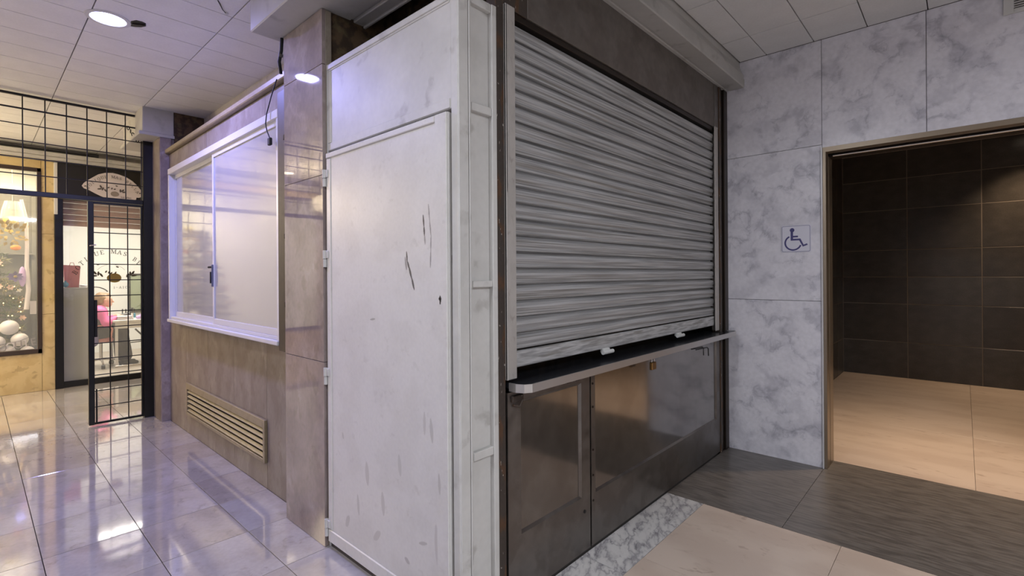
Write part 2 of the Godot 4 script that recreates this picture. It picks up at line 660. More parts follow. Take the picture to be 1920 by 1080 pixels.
	# scuffed pale paint
	var t_paint := picture(n, func(i):
		var c := Color(0.80, 0.795, 0.78).lerp(Color(0.77, 0.765, 0.748), sm(0.35, 0.7, soft[i] / 255.0))
		c = c.lerp(Color(0.47, 0.45, 0.42), 0.28 * sm(0.60, 0.82, blot[i] / 255.0) * sm(0.45, 0.7, vein2[i] / 255.0))
		return c * (0.985 + 0.03 * fine[i] / 255.0))
	# dark wall tile with a fine woven grain
	var t_tile := picture(n, func(i):
		var c := Color(0.335, 0.32, 0.305).lerp(Color(0.27, 0.257, 0.245), fine[i] / 255.0)
		return c * (0.9 + 0.2 * soft[i] / 255.0))
	# raw brown plaster
	var t_plaster := picture(n, func(i):
		var c := Color(0.36, 0.285, 0.20).lerp(Color(0.24, 0.185, 0.13), sm(0.3, 0.7, blot[i] / 255.0))
		return c.lerp(Color(0.42, 0.40, 0.27), 0.5 * sm(0.6, 0.8, soft2[i] / 255.0)))
	var t_ceil := picture(n, func(i):
		return gray(0.87 + 0.03 * (soft[i] / 255.0 - 0.5) + 0.03 * (fine[i] / 255.0 - 0.5)))
	M.marble = mat(Color.WHITE, 0.22, 0, t_marble, Vector2(0.62, 0.62))
	M.floor = mat(Color.WHITE, 0.07, 0, t_floor, Vector2(0.8, 0.8))
	M.floor2 = mat(Color(0.965, 0.95, 0.935), 0.08, 0, t_floor, Vector2(0.9, 0.9))
	M.floor3 = mat(Color(1.0, 1.0, 1.01), 0.06, 0, t_floor, Vector2(0.6, 0.6))
	for q: StandardMaterial3D in [M.floor, M.floor2, M.floor3]:
		q.metallic_specular = 0.75
		q.clearcoat_enabled = true
		q.clearcoat = 1.0
		q.clearcoat_roughness = 0.06
	M.vein = mat(Color.WHITE, 0.25, 0, t_vein, Vector2(1.0, 2.2))
	M.beige = mat(Color.WHITE, 0.34, 0, t_beige, Vector2(0.9, 0.5))
	M.beige_warm = mat(Color.WHITE, 0.4, 0, t_beige, Vector2(0.9, 0.3))
	M.dark_stone = mat(Color.WHITE, 0.3, 0, t_dark, Vector2(2.2, 0.28))
	M.dark_stone.heightmap_enabled = true
	M.dark_stone.heightmap_texture = t_dark
	M.dark_stone.heightmap_scale = 0.06
	M.wall = mat(Color(0.94, 0.93, 0.94), 0.5, 0, t_wall, Vector2(0.75, 0.6), 0.08)
	M.wall.clearcoat_enabled = true
	M.wall.clearcoat = 1.0
	M.wall.clearcoat_roughness = 0.03
	M.wall_matt = mat(Color(0.90, 0.90, 0.85), 0.38, 0, t_wall, Vector2(0.9, 0.5), 0.3)
	M.pale_wall = mat(Color(0.95, 0.93, 0.92), 0.5, 0, t_paint, Vector2(0.7, 0.7))
	M.yellow = mat(Color.WHITE, 0.4, 0, t_yellow, Vector2(0.8, 0.8))
	M.zinc = mat(Color.WHITE, 0.45, 0.15, t_zinc, Vector2(0.06, 5.0))
	M.zinc_rail = mat(Color(1.05, 1.05, 1.05), 0.5, 0.2, t_zinc, Vector2(0.25, 2.5))
	M.steel = mat(Color.WHITE, 0.36, 1.0, t_steel, Vector2(1.5, 0.4))
	M.steel_frame = mat(Color(0.74, 0.73, 0.72), 0.55, 0.95, t_steel, Vector2(0.6, 0.6))
	M.steel_frame.roughness_texture = t_steel_r
	M.steel_panel = mat(Color(0.70, 0.685, 0.67), 0.2, 0.85, t_steel, Vector2(0.5, 0.4))
	M.steel_panel.roughness_texture = t_steel_r
	M.steel_panel.clearcoat_enabled = true
	M.steel_panel.clearcoat = 1.0
	M.steel_panel.clearcoat_roughness = 0.08
	M.steel_edge = mat(Color(0.80, 0.79, 0.78), 0.38, 0.9)
	M.fascia = mat(Color(0.70, 0.68, 0.66), 0.5, 0.6, t_steel, Vector2(0.8, 0.8))
	M.rust = mat(Color.WHITE, 0.6, 0.1, t_rust, Vector2(3.0, 1.0))
	M.paint = mat(Color.WHITE, 0.5, 0, t_paint, Vector2(0.6, 0.6))
	M.guide = mat(Color(0.86, 0.84, 0.83), 0.5, 0.1, t_paint, Vector2(3, 1.5))
	M.white_paint = mat(Color(0.80, 0.80, 0.79), 0.45)
	M.beam = mat(Color(0.90, 0.90, 0.90), 0.5, 0, t_paint, Vector2(0.5, 0.5))
	M.ceiling = mat(Color.WHITE, 0.55, 0, t_ceil, Vector2(1.3, 1.3))
	M.ceiling_back = mat(Color(0.35, 0.34, 0.34), 0.8)
	M.grout = mat(Color(0.33, 0.31, 0.30), 0.8)
	M.grout_dark = mat(Color(0.52, 0.48, 0.44), 0.7)
	M.tile = mat(Color.WHITE, 0.30, 0, t_tile, Vector2(1.4, 2.2))
	M.tile2 = mat(Color(0.9, 0.88, 0.86), 0.32, 0, t_tile, Vector2(1.4, 2.2))
	M.plaster = mat(Color.WHITE, 0.85, 0, t_plaster, Vector2(1.5, 1.5))
	M.bronze = mat(Color(0.60, 0.545, 0.475), 0.32, 0.85)
	M.bronze_dark = mat(Color(0.22, 0.19, 0.165), 0.4, 0.7)
	M.black = mat(Color(0.05, 0.05, 0.055), 0.42)
	M.black_metal = mat(Color(0.055, 0.055, 0.065), 0.35, 0.3)
	M.counter = mat(Color(0.34, 0.35, 0.38), 0.25, 0.85)
	M.brass = mat(Color(0.55, 0.42, 0.25), 0.35, 0.9)
	M.alu = mat(Color(0.84, 0.84, 0.85), 0.28, 0.15)
	M.sheet = mat(Color(0.62, 0.62, 0.64), 0.30)
	M.sheet.clearcoat_enabled = true
	M.sheet.clearcoat = 1.0
	M.sheet.clearcoat_roughness = 0.06
	M.grille = mat(Color(0.74, 0.68, 0.55), 0.42, 0.1, t_paint, Vector2(3, 3))
	M.brown_post = mat(Color(0.40, 0.365, 0.31), 0.5, 0, t_wall, Vector2(2, 1))
	M.rubber = mat(Color(0.04, 0.04, 0.045), 0.6)
	M.white_wall = mat(Color(0.86, 0.86, 0.84), 0.6)
	M.cabinet = mat(Color(0.66, 0.64, 0.59), 0.35)
	M.shop_floor = mat(Color(0.66, 0.62, 0.57), 0.35)
	M.pink_slat = mat(Color(0.62, 0.47, 0.42), 0.5)
	M.sign_board = mat(Color(0.085, 0.075, 0.065), 0.4)
	M.plaque = mat(Color(0.82, 0.79, 0.80), 0.5)
	M.ink = mat(Color(0.12, 0.11, 0.10), 0.6)
	M.ink_grey = mat(Color(0.33, 0.31, 0.30), 0.6)
	M.ink_gold = mat(Color(0.50, 0.43, 0.22), 0.5)
	M.leaf_ink = mat(Color(0.27, 0.24, 0.19), 0.6)
	M.egg_grey = mat(Color(0.55, 0.51, 0.49), 0.6)
	M.sign_plate = mat(Color(0.86, 0.86, 0.91), 0.3)
	M.sign_blue = mat(Color(0.27, 0.26, 0.48), 0.4)
	M.frame_brown = mat(Color(0.20, 0.15, 0.11), 0.4)
	M.skin = mat(Color(0.85, 0.66, 0.57), 0.55)
	M.hair = mat(Color(0.55, 0.43, 0.30), 0.6)
	M.pink = mat(Color(0.90, 0.40, 0.62), 0.7)
	M.dark_cloth = mat(Color(0.15, 0.13, 0.14), 0.85)
	M.apron = mat(Color(0.30, 0.25, 0.24), 0.85)
	M.pink_seat = mat(Color(0.78, 0.47, 0.42), 0.6)
	M.red_bag = mat(Color(0.72, 0.33, 0.32), 0.5)
	M.blue_bag = mat(Color(0.20, 0.50, 0.58), 0.5)
	M.chrome = mat(Color(0.82, 0.80, 0.78), 0.2, 0.9)
	M.desk = mat(Color(0.84, 0.82, 0.79), 0.4)
	M.purple = mat(Color(0.28, 0.20, 0.42), 0.6)
	M.lilac = mat(Color(0.74, 0.62, 0.82), 0.6)
	M.needle = mat(Color(0.30, 0.35, 0.18), 0.8)
	M.needle2 = mat(Color(0.50, 0.48, 0.32), 0.8)
	M.bauble = mat(Color(0.84, 0.83, 0.84), 0.35)
	M.blossom = mat(Color(0.85, 0.70, 0.62), 0.7)
	M.gold_leaf = mat(Color(0.55, 0.45, 0.16), 0.7)
	M.yellow_fruit = mat(Color(0.86, 0.80, 0.36), 0.5)
	M.orange = mat(Color(0.88, 0.52, 0.12), 0.5)
	M.shelf_grey = mat(Color(0.40, 0.385, 0.35), 0.6)
	var g := StandardMaterial3D.new()
	g.albedo_color = Color(0.95, 0.98, 0.97, 0.08)
	g.transparency = BaseMaterial3D.TRANSPARENCY_ALPHA
	g.roughness = 0.03
	g.metallic_specular = 0.5
	M.glass = g
	var fl := StandardMaterial3D.new()
	fl.albedo_color = Color(1, 0.9, 0.7)
	fl.emission_enabled = true
	fl.emission = Color(1.0, 0.82, 0.55)
	fl.emission_energy_multiplier = 6.0
	M.fairy = fl
	M.door_leaf = door_paint(soft, blot, vein2, fine, n)

# paint of the white door leaf: grime with its own blotches, and the scuff marks seen on it (metres along z and y)
func door_paint(soft: PackedByteArray, blot: PackedByteArray, vein2: PackedByteArray, fine: PackedByteArray, n: int) -> StandardMaterial3D:
	var w := 512
	var h := 1024
	var im := Image.create(w, h, false, Image.FORMAT_RGB8)
	for y in h:
		for x in w:
			var i := (y % n) * n + x % n
			var j := ((y * 2) % n) * n + (x * 2) % n
			var c := Color(0.835, 0.828, 0.812).lerp(Color(0.815, 0.807, 0.79), sm(0.35, 0.7, soft[i] / 255.0))
			c = c.lerp(Color(0.55, 0.53, 0.50), 0.10 * sm(0.62, 0.80, blot[j] / 255.0) * sm(0.5, 0.75, vein2[i] / 255.0))
			c = c * (0.985 + 0.03 * fine[i] / 255.0)
			im.set_pixel(x, y, c)
	var marks := [
		[[-1.735, 1.50, -1.73, 1.46, -1.715, 1.43], 0.0096, 0.75], [[-1.72, 1.44, -1.70, 1.39, -1.683, 1.345], 0.0112, 0.7],
		[[-1.745, 1.475, -1.735, 1.43], 0.0144, 0.3], [[-1.62, 1.645, -1.615, 1.60, -1.612, 1.565], 0.0096, 0.8], [[-1.612, 1.565, -1.608, 1.53], 0.0096, 0.3],
		[[-1.585, 1.685, -1.578, 1.62, -1.57, 1.56, -1.572, 1.50, -1.575, 1.435], 0.0080, 0.35],
		[[-1.506, 1.318, -1.503, 1.30], 0.0112, 0.9], [[-2.02, 1.20, -1.98, 1.205], 0.006, 0.25], [[-2.28, 0.62, -2.27, 0.60], 0.0144, 0.10],
		[[-2.06, 0.52, -2.05, 0.44], 0.0324, 0.06], [[-1.93, 0.42, -1.92, 0.34], 0.0288, 0.06], [[-1.80, 0.62, -1.79, 0.55], 0.0252, 0.07], [[-2.14, 0.35, -2.13, 0.27], 0.0216, 0.07],
		[[-1.58, 0.82, -1.57, 0.74], 0.0216, 0.08], [[-1.62, 0.84, -1.62, 0.76], 0.0180, 0.06], [[-1.66, 0.30, -1.61, 0.315], 0.0090, 0.11], [[-1.76, 0.20, -1.73, 0.19], 0.0126, 0.14],
		[[-1.52, 0.62, -1.515, 0.55], 0.0162, 0.11], [[-2.0, 0.20, -1.95, 0.24], 0.0216, 0.06], [[-2.25, 0.18, -2.22, 0.22], 0.0252, 0.08], [[-1.55, 0.40, -1.54, 0.26], 0.0288, 0.04]]
	for mk: Array in marks:
		var p: Array = mk[0]
		for s in range(0, p.size() - 2, 2):
			var a := Vector2(p[s], p[s + 1])
			var b := Vector2(p[s + 2], p[s + 3])
			var steps := int(a.distance_to(b) / 0.0015) + 1
			for q in steps + 1:
				var c2 := a.lerp(b, float(q) / steps)
				var taper: float = mk[1] * (0.45 + 0.55 * sin(PI * clampf(float(q) / steps, 0.05, 0.95)))
				var cx := (c2.x + 2.43) / 1.0 * w
				var cy := (1.0 - c2.y / 2.05) * h
				var rx := taper * 0.5 * w
				var ry := taper / 2.05 * h
				for yy in range(int(cy - ry), int(cy + ry) + 2):
					for xx in range(int(cx - rx), int(cx + rx) + 2):
						if xx < 0 or yy < 0 or xx >= w or yy >= h:
							continue
						var d := Vector2((xx - cx) / maxf(rx, 0.7), (yy - cy) / maxf(ry, 0.7)).length()
						if d < 1.0:
							var was := im.get_pixel(xx, yy)
							var to := Color(0.80, 0.79, 0.77).lerp(Color(0.16, 0.15, 0.15), mk[2])
							im.set_pixel(xx, yy, Color(minf(was.r, lerpf(was.r, to.r, 1.0 - d * d)), minf(was.g, lerpf(was.g, to.g, 1.0 - d * d)), minf(was.b, lerpf(was.b, to.b, 1.0 - d * d))))
	var m := mat(Color.WHITE, 0.34, 0, ImageTexture.create_from_image(im), Vector2(1.0, 1.0 / 2.05))
	m.uv1_offset = Vector3(2.43, 0, 0)
	return m

# ===================================================================== pieces
func wild() -> void:
	UVO = Vector2(rng.randf_range(0, 9), rng.randf_range(0, 9))
	UVR = 0.0

func tame() -> void:
	UVO = Vector2.ZERO
	UVR = 0.0

# slabs on a wall that faces -x (its face at x), between the given z and y joints
func slabs_x(parent: Node3D, called: String, x: float, thick: float, zs: Array, ys: Array, mats: Array, gap := 0.003, bev := 0.0015, turn := 0.0) -> void:
	for i in zs.size() - 1:
		for j in ys.size() - 1:
			wild()
			UVR = turn
			var st := begin()
			var off := rng.randf_range(0.0, 0.0012)
			span(st, Vector3(x + off, ys[j] + gap * 0.5, zs[i] + gap * 0.5), Vector3(x + thick, ys[j + 1] - gap * 0.5, zs[i + 1] - gap * 0.5), bev)
			part(called, st, mats[rng.randi() % mats.size()], parent)
	tame()

func slabs_z(parent: Node3D, called: String, z: float, thick: float, xs: Array, ys: Array, mats: Array, gap := 0.003, bev := 0.0015) -> void:
	for i in xs.size() - 1:
		for j in ys.size() - 1:
			wild()
			var st := begin()
			span(st, Vector3(xs[i] + gap * 0.5, ys[j] + gap * 0.5, z - thick), Vector3(xs[i + 1] - gap * 0.5, ys[j + 1] - gap * 0.5, z - rng.randf_range(0.0, 0.001)), bev)
			part(called, st, mats[rng.randi() % mats.size()], parent)
	tame()

# slabs laid flat with the top at y; tilt (degrees) makes an old floor catch the light unevenly
func slabs_y(parent: Node3D, called: String, y: float, thick: float, xs: Array, zs: Array, mats: Array, gap := 0.003, tilt := 0.0, turn := 0.0, down := false) -> void:
	for i in xs.size() - 1:
		for j in zs.size() - 1:
			wild()
			UVR = turn
			var st := begin()
			var lo := Vector3(xs[i] + gap * 0.5, y - thick, zs[j] + gap * 0.5)
			var hi := Vector3(xs[i + 1] - gap * 0.5, y, zs[j + 1] - gap * 0.5)
			if down:
				lo.y = y
				hi.y = y + thick
			var c := (lo + hi) * 0.5
			XF = Transform3D(Basis.from_euler(Vector3(deg_to_rad(rng.randf_range(-tilt, tilt)), 0, deg_to_rad(rng.randf_range(-tilt, tilt)))), c)
			box(st, Vector3.ZERO, hi - lo, 0.0005)
			XF = Transform3D.IDENTITY
			part(called, st, mats[rng.randi() % mats.size()], parent)
	tame()

func steps(a: float, b: float, pitch: float) -> Array:
	var out := [a]
	var v := a + pitch
	while v < b - pitch * 0.25:
		out.append(v)
		v += pitch
	out.append(b)
	return out

# ===================================================================== floor
func build_floor() -> void:
	var f := structure("floor", "polished marble slab floor of the corridor and hall", "floor")
	var st := begin()
	span(st, Vector3(-1.9, -0.25, -8.5), Vector3(4.33, -0.022, 3.7))
	part("screed", st, M.grout, f)
	var wm := [M.floor, M.floor2, M.floor3, M.floor]
	slabs_y(f, "floor_slab", 0.0, 0.02, [-1.72, -1.36, -0.96, -0.565, -0.17, 0.23, 0.625, 1.02], [-8.5, -7.72, -7.24, -6.76, -6.28, -5.80, -5.31, -4.83, -4.35, -3.87, -3.39, -2.91, -2.43, -1.95, -1.47, -0.99, -0.51, 0.0, 0.6, 1.2, 1.8, 2.4, 3.0, 3.7], wm, 0.0035, 0.10)
	slabs_y(f, "floor_slab", 0.0, 0.02, [1.02, 1.31], [-6.3, -5.31, -4.83, -4.35, -3.87, -3.39, -2.91, -2.43, -1.95, -1.41, -0.51, 0.6, 1.8, 3.7], wm, 0.0035, 0.08)
	slabs_y(f, "floor_slab", 0.0, 0.02, [1.02, 1.7, 2.4], [-8.5, -7.72, -6.76, -6.3], wm, 0.0035, 0.08)
	slabs_y(f, "veined_border_slab", 0.0, 0.02, [1.31, 2.05, 3.0], [-1.41, -1.176], [M.vein], 0.003, 0.0, 0.5)
	slabs_y(f, "beige_slab", 0.0, 0.02, [1.31, 2.23, 3.0], [-1.176, -0.47, 0.25, 0.95, 1.65, 2.35, 3.05, 3.7], [M.beige], 0.002, 0.02)
	slabs_y(f, "dark_stone_slab", 0.001, 0.02, [3.0, 4.33], [-1.41, -0.745, 0.6, 1.9, 3.7], [M.dark_stone], 0.002, 0.0)

# ===================================================================== ceiling
func build_ceiling() -> void:
	var c := structure("ceiling", "suspended ceiling of pale oblong panels with dark seams", "ceiling")
	var st := begin()
	span(st, Vector3(-1.9, 3.05, -8.7), Vector3(2.6, 3.25, 3.7))
	span(st, Vector3(1.6, 3.09, -1.45), Vector3(4.4, 3.25, 3.7))
	part("ceiling_deck", st, M.ceiling_back, c)
	var zs := []
	var z := -8.45
	while z < -2.0:
		zs.append(z)
		z += 0.298
	zs.append(-1.6)
	zs.append(0.6)
	zs.append(3.7)
	ceiling_tiles(c, 3.03, [-1.75, -0.73, -0.115, 0.50, 1.115, 1.66], zs)
	ceiling_tiles(c, 3.03, [1.66, 2.4], [-8.45, -7.2, -6.0])
	ceiling_tiles(c, 3.07, [1.27, 1.81, 2.44, 3.07, 3.70, 4.11], [-1.30, -1.105, -0.79, -0.475, -0.16, 0.155, 0.47, 0.785, 1.8, 3.7])

func ceiling_tiles(c: Node3D, y: float, xs: Array, zs: Array) -> void:
	slabs_y(c, "ceiling_panel", y, 0.015, xs, zs, [M.ceiling], 0.006, 0.0, 0.0, true)

# ===================================================================== outer walls
func build_walls() -> void:
	var w := structure("wall_right", "lilac-white cloudy marble wall with a doorway into the dark tiled room", "wall")
	var st := begin()
	span(st, Vector3(4.13, 0, -1.6), Vector3(4.33, 3.2, -0.745))
	span(st, Vector3(4.13, 2.295, -0.745), Vector3(4.33, 3.2, 1.0))
	span(st, Vector3(4.13, 0, 1.0), Vector3(4.33, 3.2, 3.8))
	part("masonry", st, M.grout, w)
	slabs_x(w, "marble_slab", 4.11, 0.02, [-1.45, -0.745], [0.0, 1.197, 2.318, 3.07], [M.marble], 0.003, 0.001, 0.7)
	slabs_x(w, "marble_slab", 4.11, 0.02, [-0.745, -0.17, 0.415, 1.0], [2.295, 3.07], [M.marble], 0.003, 0.001, -0.6)
	slabs_x(w, "marble_slab", 4.11, 0.02, [1.0, 1.7, 2.6, 3.7], [0.0, 1.197, 2.318, 3.07], [M.marble], 0.003, 0.001, 0.5)
	# the sheath that lines the edge of the marble at the doorway
	var d := structure("door_1", "brushed bronze metal lining of the doorway with a sliding track on top", "door frame")
	st = begin()
	span(st, Vector3(4.10, 0, -0.751), Vector3(4.115, 2.30, -0.7425), 0.001)
	part("edge_trim", st, M.alu, d, "thin bright trim along the marble edge")
	st = begin()
	span(st, Vector3(4.112, 0, -0.7425), Vector3(4.20, 2.275, -0.722), 0.002)
	part("jamb", st, M.bronze, d)
	st = begin()
	span(st, Vector3(4.215, 0, -0.7425), Vector3(4.335, 2.25, -0.722), 0.002)
	part("jamb", st, M.bronze, d)
	st = begin()
	span(st, Vector3(4.112, 2.262, -0.742), Vector3(4.19, 2.30, 1.0), 0.002)
	part("lintel", st, M.bronze, d)
	st = begin()
	span(st, Vector3(4.19, 2.28, -0.742), Vector3(4.25, 2.30, 1.0))
	part("track_slot", st, M.bronze_dark, d)
	st = begin()
	span(st, Vector3(4.25, 2.245, -0.74), Vector3(4.335, 2.29, 1.0), 0.002)
	part("track_rail", st, M.bronze_dark, d)
	st = begin()
	tube(st, [Vector3(4.245, 2.255, -0.70), Vector3(4.245, 2.255, 1.0)], 0.008, 8)
	part("track_rod", st, M.chrome, d)
	st = begin()
	span(st, Vector3(4.112, 0, 0.98), Vector3(4.335, 2.28, 1.0), 0.002)
	part("jamb", st, M.bronze, d)
	# unseen sides of the hall that close the room
	w = structure("wall_left", "plain pale wall across the corridor", "wall")
	st = begin()
	span(st, Vector3(-1.9, 0, -8.6), Vector3(-1.72, 3.2, 3.8))
	part("render_coat", st, M.pale_wall, w)
	w = structure("wall_back", "plain pale wall closing the hall", "wall")
	st = begin()
	span(st, Vector3(-1.9, 0, 3.6), Vector3(4.4, 3.2, 3.8))
	part("render_coat", st, M.pale_wall, w)
	w = structure("wall_passage", "plain pale wall at the end of the passage past the gate", "wall")
	st = begin()
	span(st, Vector3(2.4, 0, -8.6), Vector3(2.55, 3.2, -6.0))
	span(st, Vector3(1.34, 0, -6.15), Vector3(2.55, 3.2, -6.0))
	part("render_coat", st, M.pale_wall, w)
	# dropped soffit with its mouldings over the kiosk
	var s := structure("trim_1", "white boxed soffit with stepped moulding above the shutter and side door", "soffit")
	st = begin()
	span(st, Vector3(1.074, 2.79, -2.985), Vector3(1.40, 3.04, -1.27), 0.006)
	part("side_soffit", st, M.beam, s)
	st = begin()
	span(st, Vector3(1.40, 2.80, -2.46), Vector3(1.415, 3.04, -1.40), 0.003)
	span(st, Vector3(1.415, 2.785, -2.46), Vector3(1.475, 3.04, -1.42), 0.004)
	span(st, Vector3(1.475, 2.775, -2.46), Vector3(1.49, 3.04, -1.43), 0.003)
	part("side_moulding", st, M.beam, s)
	st = begin()
	var prof := PackedVector2Array([Vector2(-1.455, 2.862), Vector2(-1.395, 2.862), Vector2(-1.39, 2.866), Vector2(-1.38, 2.866), Vector2(-1.375, 2.862), Vector2(-1.272, 2.862), Vector2(-1.266, 2.868), Vector2(-1.266, 2.925), Vector2(-1.272, 2.93), Vector2(-1.272, 2.955), Vector2(-1.30, 3.02), Vector2(-1.305, 3.08), Vector2(-1.455, 3.08)])
	extrude(st, prof, 2.64, Transform3D(Basis(Vector3(0, 0, 1), Vector3(0, 1, 0), Vector3(-1, 0, 0)), Vector3(4.108, 0, 0)))
	part("front_cornice", st, M.beam, s)
	st = begin()
	span(st, Vector3(1.40, 2.99, -1.46), Vector3(1.48, 3.08, 3.6))
	span(st, Vector3(1.10, 3.03, -1.28), Vector3(1.48, 3.08, 3.6))
	part("ceiling_step", st, M.beam, s)
	# walls that close the kiosk from behind
	w = structure("wall_kiosk", "dark raw wall seen through the gap above the kiosk", "wall")
	st = begin()
	span(st, Vector3(1.62, 0, -2.5), Vector3(1.72, 3.2, -1.75))
	span(st, Vector3(1.62, 0, -1.80), Vector3(4.4, 3.2, -1.70))
	part("raw_wall", st, M.plaster, w)
	st = begin()
	span(st, Vector3(1.47, 0.0, -1.695), Vector3(4.1, 2.87, -1.665))
	part("lining", st, M.plaster, w)

# ===================================================================== corridor side: pillar, window wall, pier
func build_corridor_side() -> void:
	var p := structure("wall_pillar", "polished mauve marble pillar between the white door and the sliding window", "pillar", Vector3(1.4, 0, -2.67))
	var st := begin()
	span(st, Vector3(1.278, 0, -2.885), Vector3(1.75, 3.0, -2.455))
	part("core", st, M.plaster, p)
	slabs_x(p, "marble_slab", 1.225, 0.02, [-2.905, -2.44], [0.0, 0.955, 1.925, 2.50, 2.787], [M.wall], 0.0025, 0.001)
	for y: Array in [[0.0, 0.955], [0.955, 1.925], [1.925, 2.787]]:
		wild()
		st = begin()
		span(st, Vector3(1.245, y[0], -2.46), Vector3(1.278, y[1] - 0.002, -2.44), 0.002)
		part("marble_edge", st, M.wall_matt, p)
		st = begin()
		span(st, Vector3(1.245, y[0], -2.905), Vector3(1.31, y[1] - 0.002, -2.885), 0.002)
		part("marble_edge", st, M.wall_matt, p)
	tame()
	# window wall
	var w := structure("wall_corridor", "beige marble clad wall under the sliding window, stained at its foot", "wall")
	st = begin()
	span(st, Vector3(1.33, 0.45, -5.76), Vector3(1.60, 2.60, -2.89))
	span(st, Vector3(1.33, 0, -5.76), Vector3(1.60, 0.178, -2.89))
	span(st, Vector3(1.33, 0.178, -5.76), Vector3(1.60, 0.45, -5.13))
	span(st, Vector3(1.33, 0.178, -3.41), Vector3(1.60, 0.45, -2.89))
	span(st, Vector3(1.50, 0.178, -5.13), Vector3(1.60, 0.45, -3.41))
	part("masonry", st, M.grout, w)
	st = begin()
	span(st, Vector3(1.62, 2.55, -5.76), Vector3(1.75, 3.2, -2.88))
	part("upper_wall", st, M.pale_wall, w)
	st = begin()
	span(st, Vector3(1.36, 2.60, -5.85), Vector3(1.75, 3.045, -5.762))
	part("recess_end", st, M.plaster, w)
	var zj := [-5.76, -5.2, -4.6, -4.0, -3.395, -2.885]
	for k in 5:                                        # slabs with the vent opening cut out of the middle three
		wild()
		st = begin()
		var a0: float = zj[k] + 0.0015
		var a1: float = zj[k + 1] - 0.0015
		if k == 0 or k == 4:
			span(st, Vector3(1.31, 0.0, a0), Vector3(1.33, 0.98, a1), 0.001)
		else:
			span(st, Vector3(1.31, 0.0, a0), Vector3(1.33, 0.178, a1))
			span(st, Vector3(1.31, 0.45, a0), Vector3(1.33, 0.98, a1))
			if k == 1:
				span(st, Vector3(1.31, 0.178, a0), Vector3(1.33, 0.45, -5.13))
		part("marble_slab", st, M.wall_matt, w)
	tame()
	slabs_x(w, "marble_slab", 1.31, 0.02, [-5.76, -4.6, -3.395, -2.885], [2.42, 2.60], [M.wall_matt], 0.003, 0.001)
	st = begin()
	span(st, Vector3(1.275, 2.605, -5.755), Vector3(1.615, 2.645, -2.907), 0.006)
	part("cap_moulding", st, M.grille, w)
	# pier by the gate
	var q := structure("wall_pier", "narrow marble pier beside the black gate post", "pier", Vector3(1.28, 0, -5.9))
	st = begin()
	span(st, Vector3(1.235, 0, -6.05), Vector3(1.36, 2.76, -5.765), 0.003)
	part("pier_core", st, M.wall_matt, q)
	wild()
	st = begin()
	span(st, Vector3(1.237, 0, -5.765), Vector3(1.33, 2.76, -5.745), 0.002)
	part("marble_slab", st, M.wall, q)
	tame()
	var b := structure("trim_2", "pale boxed beam end with flaking paint over the pier", "beam")
	st = begin()
	span(st, Vector3(1.10, 2.79, -6.6), Vector3(1.355, 3.04, -5.75), 0.006)
	span(st, Vector3(1.07, 2.762, -6.6), Vector3(1.36, 2.795, -5.744), 0.005)
	part("beam_box", st, M.beam, b)
	# sliding window
	var n := structure("window_1", "white aluminium sliding window with opaque white glossy sheets", "window", Vector3(1.27, 0.98, -4.26))
	var x0 := 1.24
	var zl := -5.49
	var zr := -3.03
	var yb := 0.985
	var yt := 2.41
	st = begin()
	span(st, Vector3(x0, yt - 0.055, zl), Vector3(1.309, yt, zr), 0.004)
	part("head_rail", st, M.alu, n)
	st = begin()
	span(st, Vector3(x0 - 0.012, yb, zl), Vector3(1.309, yb + 0.028, zr), 0.004)
	span(st, Vector3(x0 + 0.012, yb + 0.028, zl + 0.031), Vector3(1.309, yb + 0.05, zr - 0.031), 0.003)
	part("sill_rail", st, M.alu, n)
	st = begin()
	span(st, Vector3(x0 + 0.002, yb + 0.028, zl), Vector3(1.309, yt - 0.055, zl + 0.03), 0.003)
	part("side_rail", st, M.alu, n)
	st = begin()
	span(st, Vector3(x0 + 0.002, yb + 0.028, zr - 0.03), Vector3(1.309, yt - 0.055, zr), 0.003)
	part("side_rail", st, M.alu, n)
	sash(n, 1.292, zl + 0.03, -4.24, yb + 0.05, yt - 0.05, 0.02)
	sash(n, 1.262, -4.29, zr - 0.03, yb + 0.05, yt - 0.05, 0.02)
	var l := begin()
	span(l, Vector3(1.246, 1.325, -4.286), Vector3(1.2585, 1.495, -4.27), 0.003)
	var latch := part("latch", l, mat(Color(0.42, 0.43, 0.50), 0.4, 0.5), n, "grey sliding latch")
	l = begin()
	span(l, Vector3(1.238, 1.35, -4.292), Vector3(1.247, 1.44, -4.282), 0.003)
	tube(l, [Vector3(1.25, 1.475, -4.28), Vector3(1.235, 1.475, -4.31)], 0.008, 8)
	part("latch_grip", l, M.black, latch)
	var bp := thing("window_post", "brown stained vertical post between the sliding window and the pillar", "post", Vector3(1.27, 0.95, -2.97))
	st = begin()
	span(st, Vector3(1.238, 0.955, -3.028), Vector3(1.31, 2.50, -2.915), 0.004)
	part("post_body", st, M.brown_post, bp)
	for hh: float in [1.22, 1.62, 2.2]:
		st = begin()
		span(st, Vector3(1.233, hh, -2.94), Vector3(1.239, hh + 0.03, -2.925), 0.002)
		part("screw_plate", st, M.bronze_dark, bp)
	# low vent
	var v := thing("vent_grille", "cream louvred vent grille low in the beige marble wall", "vent", Vector3(1.3, 0.18, -4.29))
	var gz0 := -5.15
	var gz1 := -3.39
	var gy0 := 0.172
	var gy1 := 0.455
	st = begin()
	frame4(st, Vector3(1.290, gy0, gz0), Vector3(1.309, gy1, gz1), 2, 1, 0.03, 0.03, 0.025, 0.055)
	part("frame", st, M.grille, v)
